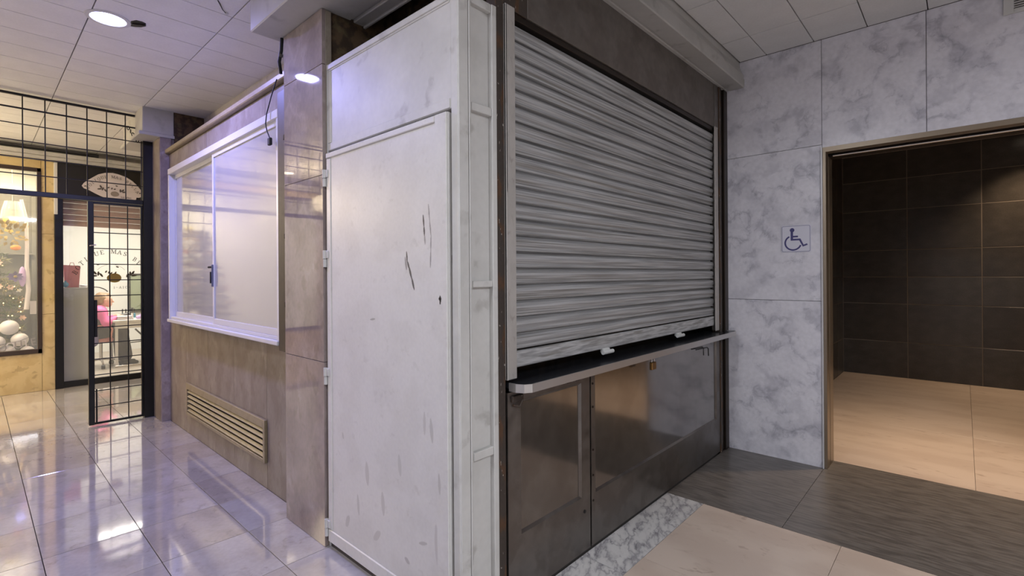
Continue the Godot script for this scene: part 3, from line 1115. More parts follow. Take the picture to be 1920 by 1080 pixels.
	for k in 5:
		st = begin()
		var yy := gy0 + 0.045 + k * 0.041
		extrude(st, PackedVector2Array([Vector2(0.016, -0.009), Vector2(0.018, -0.006), Vector2(0.002, 0.009), Vector2(-0.001, 0.006)]), gz1 - gz0 - 0.05, Transform3D(Basis(Vector3(-1, 0, 0), Vector3(0, 1, 0), Vector3(0, 0, -1)), Vector3(1.309, yy, gz1 - 0.025)))
		part("louvre", st, M.grille, v)

func sash(n: Node3D, x: float, z0: float, z1: float, y0: float, y1: float, t: float) -> void:
	var st := begin()
	span(st, Vector3(x + 0.004, y0 + 0.02, z0 + 0.02), Vector3(x + 0.012, y1 - 0.02, z1 - 0.02))
	var pane := part("pane", st, M.sheet, n, "opaque white glossy sheet")
	st = begin()
	frame4(st, Vector3(x - 0.004, y0, z0), Vector3(x + 0.02, y1, z1), 2, 1, 0.03, 0.03, 0.045, 0.04)
	part("sash_frame", st, M.alu, pane)

# ===================================================================== dark tiled room
func build_toilet() -> void:
	var zs := [-1.264, -0.549, 0.166, 0.881, 1.596, 2.311]
	var ys := [0.0, 0.47, 0.98, 1.34, 1.70, 2.24, 2.65, 3.02]
	var w := structure("wall_far", "dark brown tiled wall at the back of the side room", "wall")
	var st := begin()
	span(st, Vector3(8.3425, 0, -1.5), Vector3(8.5, 3.2, 2.5))
	part("masonry", st, M.grout_dark, w)
	slabs_x(w, "wall_tile", 8.34, 0.012, zs, ys, [M.tile, M.tile2], 0.009, 0.0008)
	w = structure("wall_inner", "dark brown tiled side wall just inside the doorway", "wall")
	st = begin()
	span(st, Vector3(4.33, 0, -1.5), Vector3(8.4, 3.2, -1.2665))
	part("masonry", st, M.grout_dark, w)
	slabs_z(w, "wall_tile", -1.264, 0.012, steps(4.33, 8.34, 0.715), ys, [M.tile, M.tile2], 0.009, 0.0008)
	w = structure("wall_outer", "dark tiled wall of the side room facing its entry", "wall")
	st = begin()
	span(st, Vector3(4.33, 0, 2.311), Vector3(8.5, 3.2, 2.5))
	part("tile_face", st, M.tile, w)
	st = begin()
	span(st, Vector3(4.33, 0, -1.27), Vector3(4.345, 3.03, -0.76))
	span(st, Vector3(4.33, 2.30, -0.76), Vector3(4.345, 3.03, 1.0))
	span(st, Vector3(4.33, 0, 1.0), Vector3(4.345, 3.03, 2.35))
	part("tile_return", st, M.tile, w)
	w = structure("ceiling_inner", "plain ceiling of the dark tiled room", "ceiling")
	st = begin()
	span(st, Vector3(4.346, 3.02, -1.262), Vector3(8.338, 3.2, 2.309))
	part("plaster_board", st, M.pale_wall, w)
	w = structure("floor_inner", "warm beige stone floor of the dark tiled room", "floor")
	st = begin()
	span(st, Vector3(4.33, -0.25, -1.5), Vector3(8.5, -0.018, 2.5))
	part("screed", st, M.grout, w)
	slabs_y(w, "beige_slab", 0.0, 0.016, [4.33, 5.7, 7.05, 8.34], [-1.264, 0.05, 1.2, 2.311], [M.beige_warm], 0.002)

# ===================================================================== shop shell
func build_shop_shell() -> void:
	var w := structure("wall_shop", "yellow stone shop front across the passage past the gate", "wall")
	var zf := -8.45
	slabs_z(w, "stone_slab", zf, 0.14, [-1.72, -0.9, -0.1, 0.586], [0.0, 0.47], [M.yellow], 0.003, 0.001)
	slabs_z(w, "stone_slab", zf, 0.14, [0.586, 0.705], [0.0, 0.95, 1.95, 2.86], [M.yellow], 0.003, 0.001)
	slabs_z(w, "stone_slab", zf, 0.14, [-1.72, -0.6, 0.586], [2.76, 2.86], [M.yellow], 0.003, 0.001)
	var st := begin()
	span(st, Vector3(-1.72, 2.86, zf - 0.14), Vector3(2.4, 3.2, zf - 0.02))
	part("upper_wall", st, M.pale_wall, w)
	st = begin()
	span(st, Vector3(-1.72, 2.86, zf - 0.02), Vector3(2.4, 2.90, zf + 0.16), 0.006)
	span(st, Vector3(-1.72, 2.90, zf - 0.02), Vector3(2.4, 2.95, zf + 0.19), 0.01)
	part("cornice", st, M.beam, w)
	st = begin()
	span(st, Vector3(1.72, 0, zf - 0.14), Vector3(2.4, 2.86, zf))
	part("side_wall", st, M.yellow, w)
	# display window
	var n := structure("window_2", "brown framed shop display window with a dressed tree behind the glass", "window")
	st = begin()
	span(st, Vector3(-1.72, 2.715, zf - 0.05), Vector3(0.586, 2.76, zf + 0.012), 0.004)
	part("frame_bar", st, M.frame_brown, n)
	st = begin()
	span(st, Vector3(-1.72, 0.47, zf - 0.05), Vector3(0.586, 0.525, zf + 0.012), 0.004)
	part("frame_bar", st, M.frame_brown, n)
	st = begin()
	span(st, Vector3(0.547, 0.47, zf - 0.05), Vector3(0.586, 2.76, zf + 0.012), 0.004)
	part("frame_bar", st, M.frame_brown, n)
	st = begin()
	span(st, Vector3(-1.72, 0.525, zf - 0.025), Vector3(0.547, 2.715, zf - 0.019))
	part("pane", st, M.glass, n, "clear display glass")
	# inside of the shop
	for q: Array in [["wall_shop_back", "white back wall of the nail shop", Vector3(-1.9, 0, -12.2), Vector3(4.2, 2.93, -12.0), M.white_wall, "wall"], ["wall_shop_right", "white side wall of the nail shop past the desk", Vector3(4.0, 0, -11.99), Vector3(4.2, 2.93, -8.63), M.white_wall, "wall"], ["wall_shop_left", "white side wall of the display window", Vector3(-1.9, 0, -11.99), Vector3(-1.73, 2.93, -8.62), M.white_wall, "wall"], ["wall_partition", "white partition between the display window and the nail shop", Vector3(0.62, 0, -9.72), Vector3(0.69, 2.93, -8.60), M.white_wall, "wall"], ["wall_display_back", "white back board of the display window", Vector3(-1.72, 0.0, -9.80), Vector3(0.619, 2.93, -9.73), M.white_wall, "wall"], ["ceiling_shop", "white ceiling of the nail shop", Vector3(-1.9, 2.931, -12.2), Vector3(4.2, 3.2, -8.60), M.white_wall, "ceiling"], ["floor_shop", "pale floor of the nail shop", Vector3(-1.9, -0.2, -12.2), Vector3(4.2, 0.0, -8.51), M.shop_floor, "floor"], ["floor_display", "white raised floor of the display window", Vector3(-1.72, 0.001, -9.729), Vector3(0.619, 0.40, -8.60), M.white_wall, "floor"], ["wall_shop_front", "white inner front wall of the nail shop", Vector3(2.41, 0, -8.62), Vector3(4.2, 2.93, -8.5), M.white_wall, "wall"]]:
		w = structure(q[0], q[1], q[5])
		st = begin()
		span(st, q[2], q[3])
		part("plain_face", st, q[4], w)
	# glazed shop door in its black frame
	var d := structure("door_2", "black framed glazed shop door with a lettered emblem on the glass", "door")
	st = begin()
	span(st, Vector3(0.705, 0, zf - 0.10), Vector3(0.785, 2.42, zf + 0.03), 0.004)
	part("jamb", st, M.black_metal, d)
	st = begin()
	span(st, Vector3(1.64, 0, zf - 0.10), Vector3(1.72, 2.42, zf + 0.03), 0.004)
	part("jamb", st, M.black_metal, d)
	st = begin()
	span(st, Vector3(0.785, 0.0, zf - 0.06), Vector3(1.64, 0.075, zf - 0.01), 0.004)
	part("bottom_rail", st, M.black_metal, d)
	st = begin()
	span(st, Vector3(0.785, 0.075, zf - 0.04), Vector3(1.64, 2.40, zf - 0.034))
	var pane := part("pane", st, M.glass, d, "clear door glass")
	emblem(d, zf - 0.033)
	# roller blind, partly lowered behind the sign
	var r := thing("rolled_shutter", "dusty pink slatted shutter rolled up over the shop door", "shutter", Vector3(1.2, 2.07, zf - 0.08))
	for k in 5:
		st = begin()
		var y := 2.07 + k * 0.075
		extrude(st, PackedVector2Array([Vector2(0, 0.002), Vector2(0.012, 0.008), Vector2(0.016, 0.035), Vector2(0.010, 0.062), Vector2(0.002, 0.072), Vector2(-0.004, 0.072), Vector2(-0.004, 0.002)]), 0.85, Transform3D(Basis(Vector3(0, 0, 1), Vector3(0, 1, 0), Vector3(-1, 0, 0)), Vector3(1.637, y, zf - 0.085)))
		part("slat", st, M.pink_slat, r)
	# sign
	var s := thing("shop_sign", "dark shop sign board with a white fan-shaped plaque", "sign", Vector3(1.2, 2.4, zf))
	st = begin()
	span(st, Vector3(0.735, 2.40, zf - 0.05), Vector3(2.2, 2.855, zf + 0.045), 0.004)
	part("board", st, M.sign_board, s)
	st = begin()
	span(st, Vector3(0.70, 2.20, zf + 0.002), Vector3(0.734, 2.85, zf + 0.05), 0.004)
	part("end_plate", st, M.white_paint, s, "white end plate of the sign")
	plaque(s, zf + 0.047)

func arc_letters(parent: Node3D, words: String, c: Vector2, rad: Vector2, a0: float, a1: float, h: float, z: float, m: Material) -> void:
	var n := words.length()
	for i in n:
		if words[i] == " ":
			continue
		var a := deg_to_rad(lerpf(a0, a1, float(i) / (n - 1)))
		var p := c + Vector2(cos(a) * rad.x, sin(a) * rad.y)
		var tilt := (a - PI / 2) * 0.75
		text_part("letter", words[i], h, m, parent, Transform3D(Basis(Vector3.BACK, tilt), Vector3(p.x, p.y, z)))

func leaf(st: SurfaceTool, at: Vector2, turn: float, len_: float, wid: float, z: float) -> void:
	var poly := PackedVector2Array()
	for k in 10:
		var a := TAU * k / 10.0
		poly.append((Vector2(cos(a) * len_ * 0.5, sin(a) * wid * 0.5)).rotated(turn) + at)
	extrude(st, poly, 0.002, on_z(0, 0, z))

func emblem(d: Node3D, z: float) -> void:
	arc_letters(d, "BOTIQUE MAS BE", Vector2(1.275, 1.30), Vector2(0.40, 0.45), 158, 42, 0.052, z, M.ink)
	var st := begin()
	for q: Array in [[1.10, 1.465, 2.2], [1.135, 1.455, 1.5], [1.095, 1.425, 0.0], [1.165, 1.435, -1.0], [1.505, 1.465, 1.0], [1.475, 1.455, 1.6], [1.515, 1.425, 0.1], [1.445, 1.43, 1.2]]:
		leaf(st, Vector2(q[0], q[1]), q[2], 0.06, 0.024, z)
	for q: Array in [[1.215, 1.48, 1.0], [1.245, 1.47, 1.3], [1.27, 1.46, 0.9], [1.315, 1.465, 1.0], [1.135, 1.575, 0.3], [1.335, 1.545, -0.4]]:
		leaf(st, Vector2(q[0], q[1]), q[2], 0.036, 0.018, z)
	part("emblem_leaves", st, M.leaf_ink, d)
	st = begin()
	var poly := PackedVector2Array()
	for k in 24:
		var a := TAU * k / 24.0
		poly.append(Vector2(1.30 + cos(a) * 0.078, 1.395 + sin(a) * 0.062 * (1.0 + 0.08 * cos(a))))
	extrude(st, poly, 0.002, on_z(0, 0, z))
	part("emblem_nut", st, M.ink_gold, d)
	st = begin()
	extrude(st, arc_band(Vector2(1.27, 1.40), 0.176, 0.179, deg_to_rad(35), deg_to_rad(145)), 0.001, on_z(0, 0, z))
	part("emblem_line", st, M.ink_grey, d)
	text_part("emblem_words", "i ~ A I C ~", 0.03, M.ink, d, Transform3D(Basis.IDENTITY, Vector3(1.385, 1.265, z)))

func plaque(s: Node3D, z: float) -> void:
	# fan outline, traced from the sign and set on the board
	var pts := [[0.964, 2.59], [0.985, 2.63], [1.02, 2.665], [1.07, 2.71], [1.13, 2.76], [1.20, 2.79], [1.28, 2.80], [1.34, 2.79], [1.42, 2.765], [1.49, 2.72], [1.54, 2.67], [1.575, 2.62], [1.605, 2.585], [1.615, 2.55], [1.60, 2.52], [1.565, 2.50], [1.535, 2.50], [1.53, 2.47], [1.50, 2.455], [1.22, 2.45], [1.16, 2.475], [1.09, 2.51], [1.03, 2.545], [0.985, 2.56]]
	var poly := PackedVector2Array()
	for p: Array in pts:
		poly.append(Vector2(p[0], p[1]))
	var st := begin()
	extrude(st, poly, 0.006, on_z(0, 0, z - 0.002))
	var pl := part("plaque", st, M.plaque, s, "white fan-shaped plaque")
	var zz := z + 0.005
	arc_letters(s, "BOTIQUE MAS BELLA", Vector2(1.285, 2.40), Vector2(0.30, 0.345), 150, 30, 0.034, zz, M.ink_grey)
	st = begin()
	for q: Array in [[1.155, 2.60, 2.0], [1.175, 2.575, 1.2], [1.14, 2.57, 0.2], [1.205, 2.555, -0.9], [1.385, 2.575, 0.9], [1.40, 2.555, 0.2], [1.36, 2.57, 1.6]]:
		leaf(st, Vector2(q[0], q[1]), q[2], 0.045, 0.02, zz)
	for q: Array in [[1.235, 2.60, 0.8], [1.27, 2.59, 1.0], [1.30, 2.585, 0.4], [1.32, 2.63, -0.4], [0.998, 2.59, 0.3], [1.575, 2.56, 0.2]]:
		leaf(st, Vector2(q[0], q[1]), q[2], 0.026, 0.016, zz)
	part("plaque_leaves", st, M.ink_grey, s)
	st = begin()
	var nut := PackedVector2Array()
	for k in 20:
		var a := TAU * k / 20.0
		nut.append(Vector2(1.30 + cos(a) * 0.045, 2.52 + sin(a) * 0.034))
	extrude(st, nut, 0.002, on_z(0, 0, zz))
	part("plaque_nut", st, M.egg_grey, s)
	text_part("plaque_words", "tus uñas", 0.022, M.ink_grey, s, Transform3D(Basis.IDENTITY, Vector3(1.42, 2.485, zz)), "Droid Sans")

# ===================================================================== white side door of the kiosk
func build_side_door() -> void:
	var f := thing("door_surround", "white painted metal surround and fixed upper panel over the white door", "door surround", Vector3(1.3, 0, -1.92))
	var x := 1.25
	var st := begin()
	span(st, Vector3(x, 2.045, -2.426), Vector3(x + 0.03, 2.495, -1.453), 0.002)
	part("upper_panel", st, M.paint, f)
	st = begin()
	span(st, Vector3(x - 0.004, 2.455, -2.425), Vector3(x + 0.002, 2.4935, -1.46), 0.002)
	span(st, Vector3(x - 0.009, 2.462, -2.425), Vector3(x + 0.002, 2.485, -1.46), 0.002)
	span(st, Vector3(x - 0.004, 2.047, -2.425), Vector3(x + 0.002, 2.085, -1.46), 0.002)
	span(st, Vector3(x - 0.004, 2.086, -2.425), Vector3(x + 0.002, 2.455, -2.395), 0.002)
	part("panel_bead", st, M.paint, f)
	st = begin()
	span(st, Vector3(x - 0.004, 0.0, -1.452), Vector3(x + 0.03, 2.499, -1.4125), 0.003)
	part("lock_stile", st, M.paint, f)
	st = begin()
	span(st, Vector3(x - 0.002, 0.0, -2.4385), Vector3(x + 0.03, 2.497, -2.4275), 0.002)
	part("hinge_stile", st, M.paint, f)
	st = begin()
	span(st, Vector3(x + 0.03, 0.0, -2.44), Vector3(x + 0.045, 2.49, -1.412))
	part("backing", st, M.fascia, f)
	st = begin()
	span(st, Vector3(x + 0.004, 0.0, -2.43), Vector3(x + 0.03, 0.03, -1.452))
	part("threshold", st, M.grout, f)
	var d := thing("metal_door", "white scuffed metal door with black scratches beside the marble pillar", "door", Vector3(1.25, 0.03, -1.94))
	var l0 := -2.425
	var l1 := -1.462
	st = begin()
	span(st, Vector3(x - 0.012, 0.035, l0), Vector3(x + 0.02, 2.032, l1), 0.003)
	var leaf_ := part("leaf", st, M.door_leaf, d)
	st = begin()
	span(st, Vector3(x - 0.020, 2.004, l0 + 0.006), Vector3(x - 0.010, 2.030, l1 - 0.073), 0.003)
	part("top_rail", st, M.door_leaf, d)
	st = begin()
	span(st, Vector3(x - 0.0205, 0.037, l1 - 0.072), Vector3(x - 0.010, 2.0305, l1 - 0.001), 0.003)
	part("lock_rail", st, M.door_leaf, d)
	st = begin()
	span(st, Vector3(x - 0.018, 0.037, l0 + 0.006), Vector3(x - 0.010, 0.10, l1 - 0.073), 0.004)
	part("kick_rail", st, M.door_leaf, d)
	st = begin()
	span(st, Vector3(x - 0.016, 0.101, l0 + 0.006), Vector3(x - 0.010, 2.003, l0 + 0.046), 0.003)
	part("hinge_rail", st, M.door_leaf, d)
	st = begin()
	tube(st, [Vector3(x - 0.0225, 1.309, -1.504), Vector3(x - 0.018, 1.309, -1.504)], 0.007, 10)
	span(st, Vector3(x - 0.0215, 1.288, -1.5065), Vector3(x - 0.018, 1.309, -1.5015))
	part("keyhole", st, M.black, d, "black keyhole")
	for y: float in [1.905, 1.49, 0.885, 0.105]:
		st = begin()
		tube(st, [Vector3(x - 0.020, y, -2.431), Vector3(x - 0.020, y + 0.043, -2.431)], 0.011, 10)
		span(st, Vector3(x - 0.022, y + 0.002, -2.432), Vector3(x - 0.012, y + 0.041, -2.40), 0.002)
		var hg := part("hinge", st, M.paint, d)
		st = begin()
		tube(st, [Vector3(x - 0.019, y - 0.043, -2.431), Vector3(x - 0.019, y - 0.002, -2.431)], 0.010, 10)
		part("hinge_knuckle", st, M.paint, hg)

# ===================================================================== kiosk front
func build_kiosk() -> void:
	var z := -1.41
	# grey-white corner panel
	var c := thing("corner_panel", "narrow grey-white metal corner panel with four sunken fields", "panel", Vector3(1.35, 0, z))
	var st := begin()
	span(st, Vector3(1.254, 0, z - 0.04), Vector3(1.454, 2.498, z - 0.022))
	part("sheet", st, M.paint, c)
	for e: Array in [[1.248, 1.297], [1.428, 1.455]]:
		st = begin()
		span(st, Vector3(e[0], 0, z - 0.025), Vector3(e[1], 2.50, z + 0.002), 0.002)
		part("stile", st, M.paint, c)
	st = begin()
	span(st, Vector3(1.2975, 0, z - 0.025), Vector3(1.318, 2.4995, z - 0.004), 0.002)
	span(st, Vector3(1.299, 0, z - 0.004), Vector3(1.304, 2.50, z + 0.004), 0.002)
	part("bead", st, M.paint, c)
	for y: Array in [[2.465, 2.50], [2.045, 2.078], [1.352, 1.378], [0.672, 0.706], [0.0, 0.06]]:
		st = begin()
		span(st, Vector3(1.3185, y[0], z - 0.025), Vector3(1.4275, y[1] - 0.0008, z - 0.001), 0.002)
		part("rail", st, M.paint, c)
	# frame: posts and fascia
	var k := thing("kiosk_frame", "brown weathered steel posts and dark fascia framing the roller shutter", "frame", Vector3(2.75, 0, z))
	st = begin()
	span(st, Vector3(1.457, 0, z - 0.06), Vector3(1.503, 2.86, z - 0.004), 0.002)
	part("post", st, M.rust, k, "brown post with chipped paint")
	st = begin()
	span(st, Vector3(3.945, 0, z - 0.06), Vector3(3.985, 2.86, z + 0.006), 0.002)
	part("post", st, M.rust, k)
	st = begin()
	span(st, Vector3(3.985, 0, z - 0.06), Vector3(4.06, 2.86, z - 0.004), 0.003)
	span(st, Vector3(4.035, 0, z - 0.01), Vector3(4.108, 2.86, z + 0.012), 0.003)
	part("post", st, M.bronze_dark, k)
	st = begin()
	span(st, Vector3(1.66, 2.53, z - 0.03), Vector3(3.87, 2.865, z - 0.004), 0.002)
	part("fascia", st, M.fascia, k)
	st = begin()
	span(st, Vector3(1.503, 2.53, z - 0.032), Vector3(1.66, 2.865, z - 0.006), 0.002)
	part("fascia_end", st, M.rust, k, "rust brown end of the fascia")
	st = begin()
	span(st, Vector3(3.87, 2.53, z - 0.03), Vector3(3.945, 2.865, z + 0.0), 0.002)
	part("fascia_end", st, M.steel_frame, k)
	st = begin()
	span(st, Vector3(1.503, 2.50, z - 0.07), Vector3(3.945, 2.528, z - 0.012), 0.002)
	part("slot_lip", st, M.bronze_dark, k)
	# shutter
	var r := thing("roller_shutter", "closed grey zinc roller shutter with ribbed slats", "shutter", Vector3(2.7, 1.0, z))
	var pitch := 0.0711
	for i in 20:
		st = begin()
		wild()
		UVR = 0.0
		var y := 1.072 + i * pitch
		var pr := PackedVector2Array([Vector2(-0.016, 0.0), Vector2(-0.013, 0.0045), Vector2(0.002, 0.0055), Vector2(0.0065, 0.009), Vector2(0.0075, 0.015), Vector2(0.004, 0.020), Vector2(0.0045, 0.023), Vector2(0.0105, 0.032), Vector2(0.0135, 0.041), Vector2(0.0135, 0.049), Vector2(0.010, 0.057), Vector2(0.004, 0.0625), Vector2(-0.003, 0.065), Vector2(-0.013, 0.0665), Vector2(-0.016, 0.0711), Vector2(-0.020, 0.0711), Vector2(-0.020, 0.0)])
		extrude(st, pr, 2.335, Transform3D(Basis(Vector3(0, 0, 1), Vector3(0, 1, 0), Vector3(-1, 0, 0)), Vector3(3.885, y, z - 0.032)))
		part("slat", st, M.zinc, r)
	tame()
	st = begin()
	span(st, Vector3(1.55, 1.0, z - 0.04), Vector3(3.885, 1.070, z - 0.016), 0.004)
	part("bottom_rail", st, M.zinc_rail, r, "flat scuffed bottom rail")
	for xx: float in [2.30, 3.22]:
		st = begin()
		tube(st, [Vector3(xx - 0.05, 0.985, z + 0.0), Vector3(xx + 0.05, 0.985, z + 0.0)], 0.011, 8)
		span(st, Vector3(xx - 0.03, 0.98, z - 0.03), Vector3(xx + 0.03, 1.004, z - 0.004), 0.003)
		part("pull_tab", st, M.white_paint, r, "white pull tab")
	st = begin()
	span(st, Vector3(1.503, 0.96, z - 0.05), Vector3(1.512, 2.535, z + 0.008), 0.002)
	span(st, Vector3(1.503, 0.96, z - 0.004), Vector3(1.563, 2.535, z + 0.008), 0.003)
	part("guide", st, M.guide, r, "pale painted guide rail")
	st = begin()
	span(st, Vector3(3.855, 0.96, z - 0.004), Vector3(3.925, 2.535, z + 0.004), 0.003)
	span(st, Vector3(3.915, 0.96, z - 0.05), Vector3(3.925, 2.535, z + 0.004), 0.002)
	part("guide", st, M.guide, r, "pale painted guide rail")
	# counter
	var s := thing("counter_shelf", "narrow stainless counter ledge under the roller shutter", "counter", Vector3(2.75, 0.94, z))
	st = begin()
	var poly := PackedVector2Array([Vector2(1.515, -1.66), Vector2(1.515, -1.365), Vector2(1.53, -1.335), Vector2(1.56, -1.318), Vector2(4.03, -1.318), Vector2(4.06, -1.34), Vector2(4.06, -1.395), Vector2(3.93, -1.40), Vector2(3.93, -1.66)])
	extrude(st, flip(poly), 0.022, Transform3D(Basis(Vector3(1, 0, 0), Vector3(0, 0, -1), Vector3(0, 1, 0)), Vector3(0, 0.924, 0)))
	part("top", st, M.counter, s, "dark smeared counter top")
	st = begin()
	edge_strip(st, [Vector2(1.512, -1.405), Vector2(1.512, -1.366), Vector2(1.528, -1.333), Vector2(1.559, -1.315), Vector2(4.031, -1.315), Vector2(4.063, -1.338), Vector2(4.063, -1.395)], 0.914, 0.949, 0.006)
	part("edge", st, M.steel_edge, s, "bright rounded counter edge")
	for q: Array in [[1.66, 0.022], [1.86, 0.014], [1.93, 0.014], [2.62, 0.02]]:
		st = begin()
		span(st, Vector3(q[0], 0.895, -1.40), Vector3(q[0] + 0.03, 0.924, -1.34 - q[1]), 0.002)
		part("bracket", st, M.rust, s)
	# lower access door
	var a := thing("access_door", "brown-grey steel access door low at the corner end of the kiosk", "door", Vector3(1.82, 0, z))
	steel_panel(a, 1.51, 2.122, 0.012, 0.905, 1.592, 2.048, 0.285, 0.86, z, 0.012)
	st = begin()
	tube(st, [Vector3(2.072, 0.21, z - 0.003), Vector3(2.072, 0.21, z + 0.0025)], 0.009, 10)
	part("keyhole", st, M.black, a, "black keyhole")
	st = begin()
	span(st, Vector3(1.53, 0.862, z - 0.002), Vector3(1.60, 0.89, z + 0.012), 0.003)
	tube(st, [Vector3(1.54, 0.85, z + 0.004), Vector3(1.57, 0.84, z + 0.012), Vector3(1.59, 0.866, z + 0.012)], 0.006, 6)
	part("latch", st, M.rust, a, "rusty latch")
	# lower fixed panel
	var b := thing("base_panel", "polished brown-grey steel base panel mirroring the marble wall", "panel", Vector3(3.0, 0, z))
	steel_panel(b, 2.134, 3.94, 0.012, 0.915, 2.172, 3.872, 0.275, 0.925, z, 0.010)
	for y: float in [0.84, 0.72, 0.50, 0.37, 0.24]:
		st = begin()
		tube(st, [Vector3(2.150, y, z - 0.002), Vector3(2.150, y, z + 0.003)], 0.006, 8)
		part("rivet", st, M.bronze_dark, b)
	st = begin()
	tube(st, [Vector3(3.46, 0.862, z + 0.006), Vector3(3.66, 0.856, z + 0.008), Vector3(3.685, 0.845, z + 0.008), Vector3(3.69, 0.79, z + 0.008)], 0.004, 6)
	part("wire_hook", st, M.black, b, "bent dark wire")
	st = begin()
	span(st, Vector3(1.51, 0.0, z - 0.05), Vector3(3.95, 0.9, z - 0.045))
	part("back_board", st, M.fascia, b)
	# padlock
	var p := thing("padlock", "small brass padlock hanging under the counter ledge", "padlock", Vector3(2.70, 0.84, -1.35))
	st = begin()
	span(st, Vector3(2.675, 0.838, -1.362), Vector3(2.728, 0.884, -1.342), 0.004)
	part("body", st, M.brass, p)
	st = begin()
	tube(st, [Vector3(2.685, 0.88, -1.352), Vector3(2.685, 0.905, -1.352), Vector3(2.692, 0.916, -1.352), Vector3(2.711, 0.916, -1.352), Vector3(2.718, 0.905, -1.352), Vector3(2.718, 0.88, -1.352)], 0.004, 6)
	part("shackle", st, M.chrome, p)

func flip(poly: PackedVector2Array) -> PackedVector2Array:     # (x, z) to a drawing whose own y is -z
	var out := PackedVector2Array()
	for p in poly:
		out.append(Vector2(p.x, -p.y))
	return out

func edge_strip(st: SurfaceTool, pts: Array, y0: float, y1: float, t: float) -> void:
	for i in pts.size() - 1:
		var a: Vector2 = pts[i]
		var b: Vector2 = pts[i + 1]
		var d := (b - a).normalized()
		var o := Vector2(-d.y, d.x) * t        # inward
		var poly := PackedVector2Array([a, b, b - o * 0.0 + Vector2(0, 0), a])
		var n := Vector3(d.y, 0, -d.x)
		if n.z < -0.5:
			n = -n
		var mid := (a + b) * 0.5
		var out := Vector2(d.y, -d.x)
		if out.dot(mid - Vector2(2.75, -1.5)) < 0.0:
			out = -out
		n = Vector3(out.x, 0, out.y)
		var A := Vector3(a.x, y0, a.y)
		var B := Vector3(b.x, y0, b.y)
		var up := Vector3(0, y1 - y0, 0)
		var inn := -n * t
		quad(st, A, B, B + up, A + up, n)
		quad(st, A + up, B + up, B + up + inn, A + up + inn, Vector3.UP)
		quad(st, A, B, B + inn, A + inn, Vector3.DOWN)
		quad(st, A + inn, B + inn, B + up + inn, A + up + inn, -n)

func steel_panel(t: Node3D, x0: float, x1: float, y0: float, y1: float, ix0: float, ix1: float, iy0: float, iy1: float, z: float, deep: float) -> void:
	var st := begin()
	wild()
	span(st, Vector3(ix0 - 0.01, iy0 - 0.01, z - deep - 0.02), Vector3(ix1 + 0.01, minf(iy1 + 0.01, y1), z - deep))
	part("field", st, M.steel_panel, t, "polished sunken steel field")
	var f := begin()
	wild()
	# frame with sloping inner edges
	var A := [Vector2(x0, y0), Vector2(x1, y0), Vector2(x1, y1), Vector2(x0, y1)]
	var top := minf(iy1, y1 - 0.002)
	var I := [Vector2(ix0, iy0), Vector2(ix1, iy0), Vector2(ix1, top), Vector2(ix0, top)]
	var s := 0.011
	var J := [Vector2(ix0 + s, iy0 + s), Vector2(ix1 - s, iy0 + s), Vector2(ix1 - s, top - s), Vector2(ix0 + s, top - s)]
	for k in 4:
		var a: Vector2 = A[k]
		var b: Vector2 = A[(k + 1) % 4]
		var c: Vector2 = I[(k + 1) % 4]
		var d: Vector2 = I[k]
		quad(f, Vector3(a.x, a.y, z), Vector3(b.x, b.y, z), Vector3(c.x, c.y, z), Vector3(d.x, d.y, z), Vector3.BACK)
		var e: Vector2 = J[(k + 1) % 4]
		var g: Vector2 = J[k]
		var nn := Vector3(-(d.y - c.y), d.x - c.x, 0)
		var mid := (c + d) * 0.5
		var inward := Vector3((ix0 + ix1) * 0.5 - mid.x, (iy0 + top) * 0.5 - mid.y, 0)
		if nn.dot(inward) < 0.0:
			nn = -nn
		nn = (nn.normalized() * deep + Vector3.BACK * s).normalized()
		quad(f, Vector3(c.x, c.y, z), Vector3(d.x, d.y, z), Vector3(g.x, g.y, z - deep), Vector3(e.x, e.y, z - deep), nn)
	for k in 4:
		var a: Vector2 = A[k]
		var b: Vector2 = A[(k + 1) % 4]
		var d2 := (b - a)
		quad(f, Vector3(a.x, a.y, z), Vector3(b.x, b.y, z), Vector3(b.x, b.y, z - 0.03), Vector3(a.x, a.y, z - 0.03), Vector3(d2.y, -d2.x, 0).normalized())
	part("frame", f, M.steel_frame, t)
	tame()

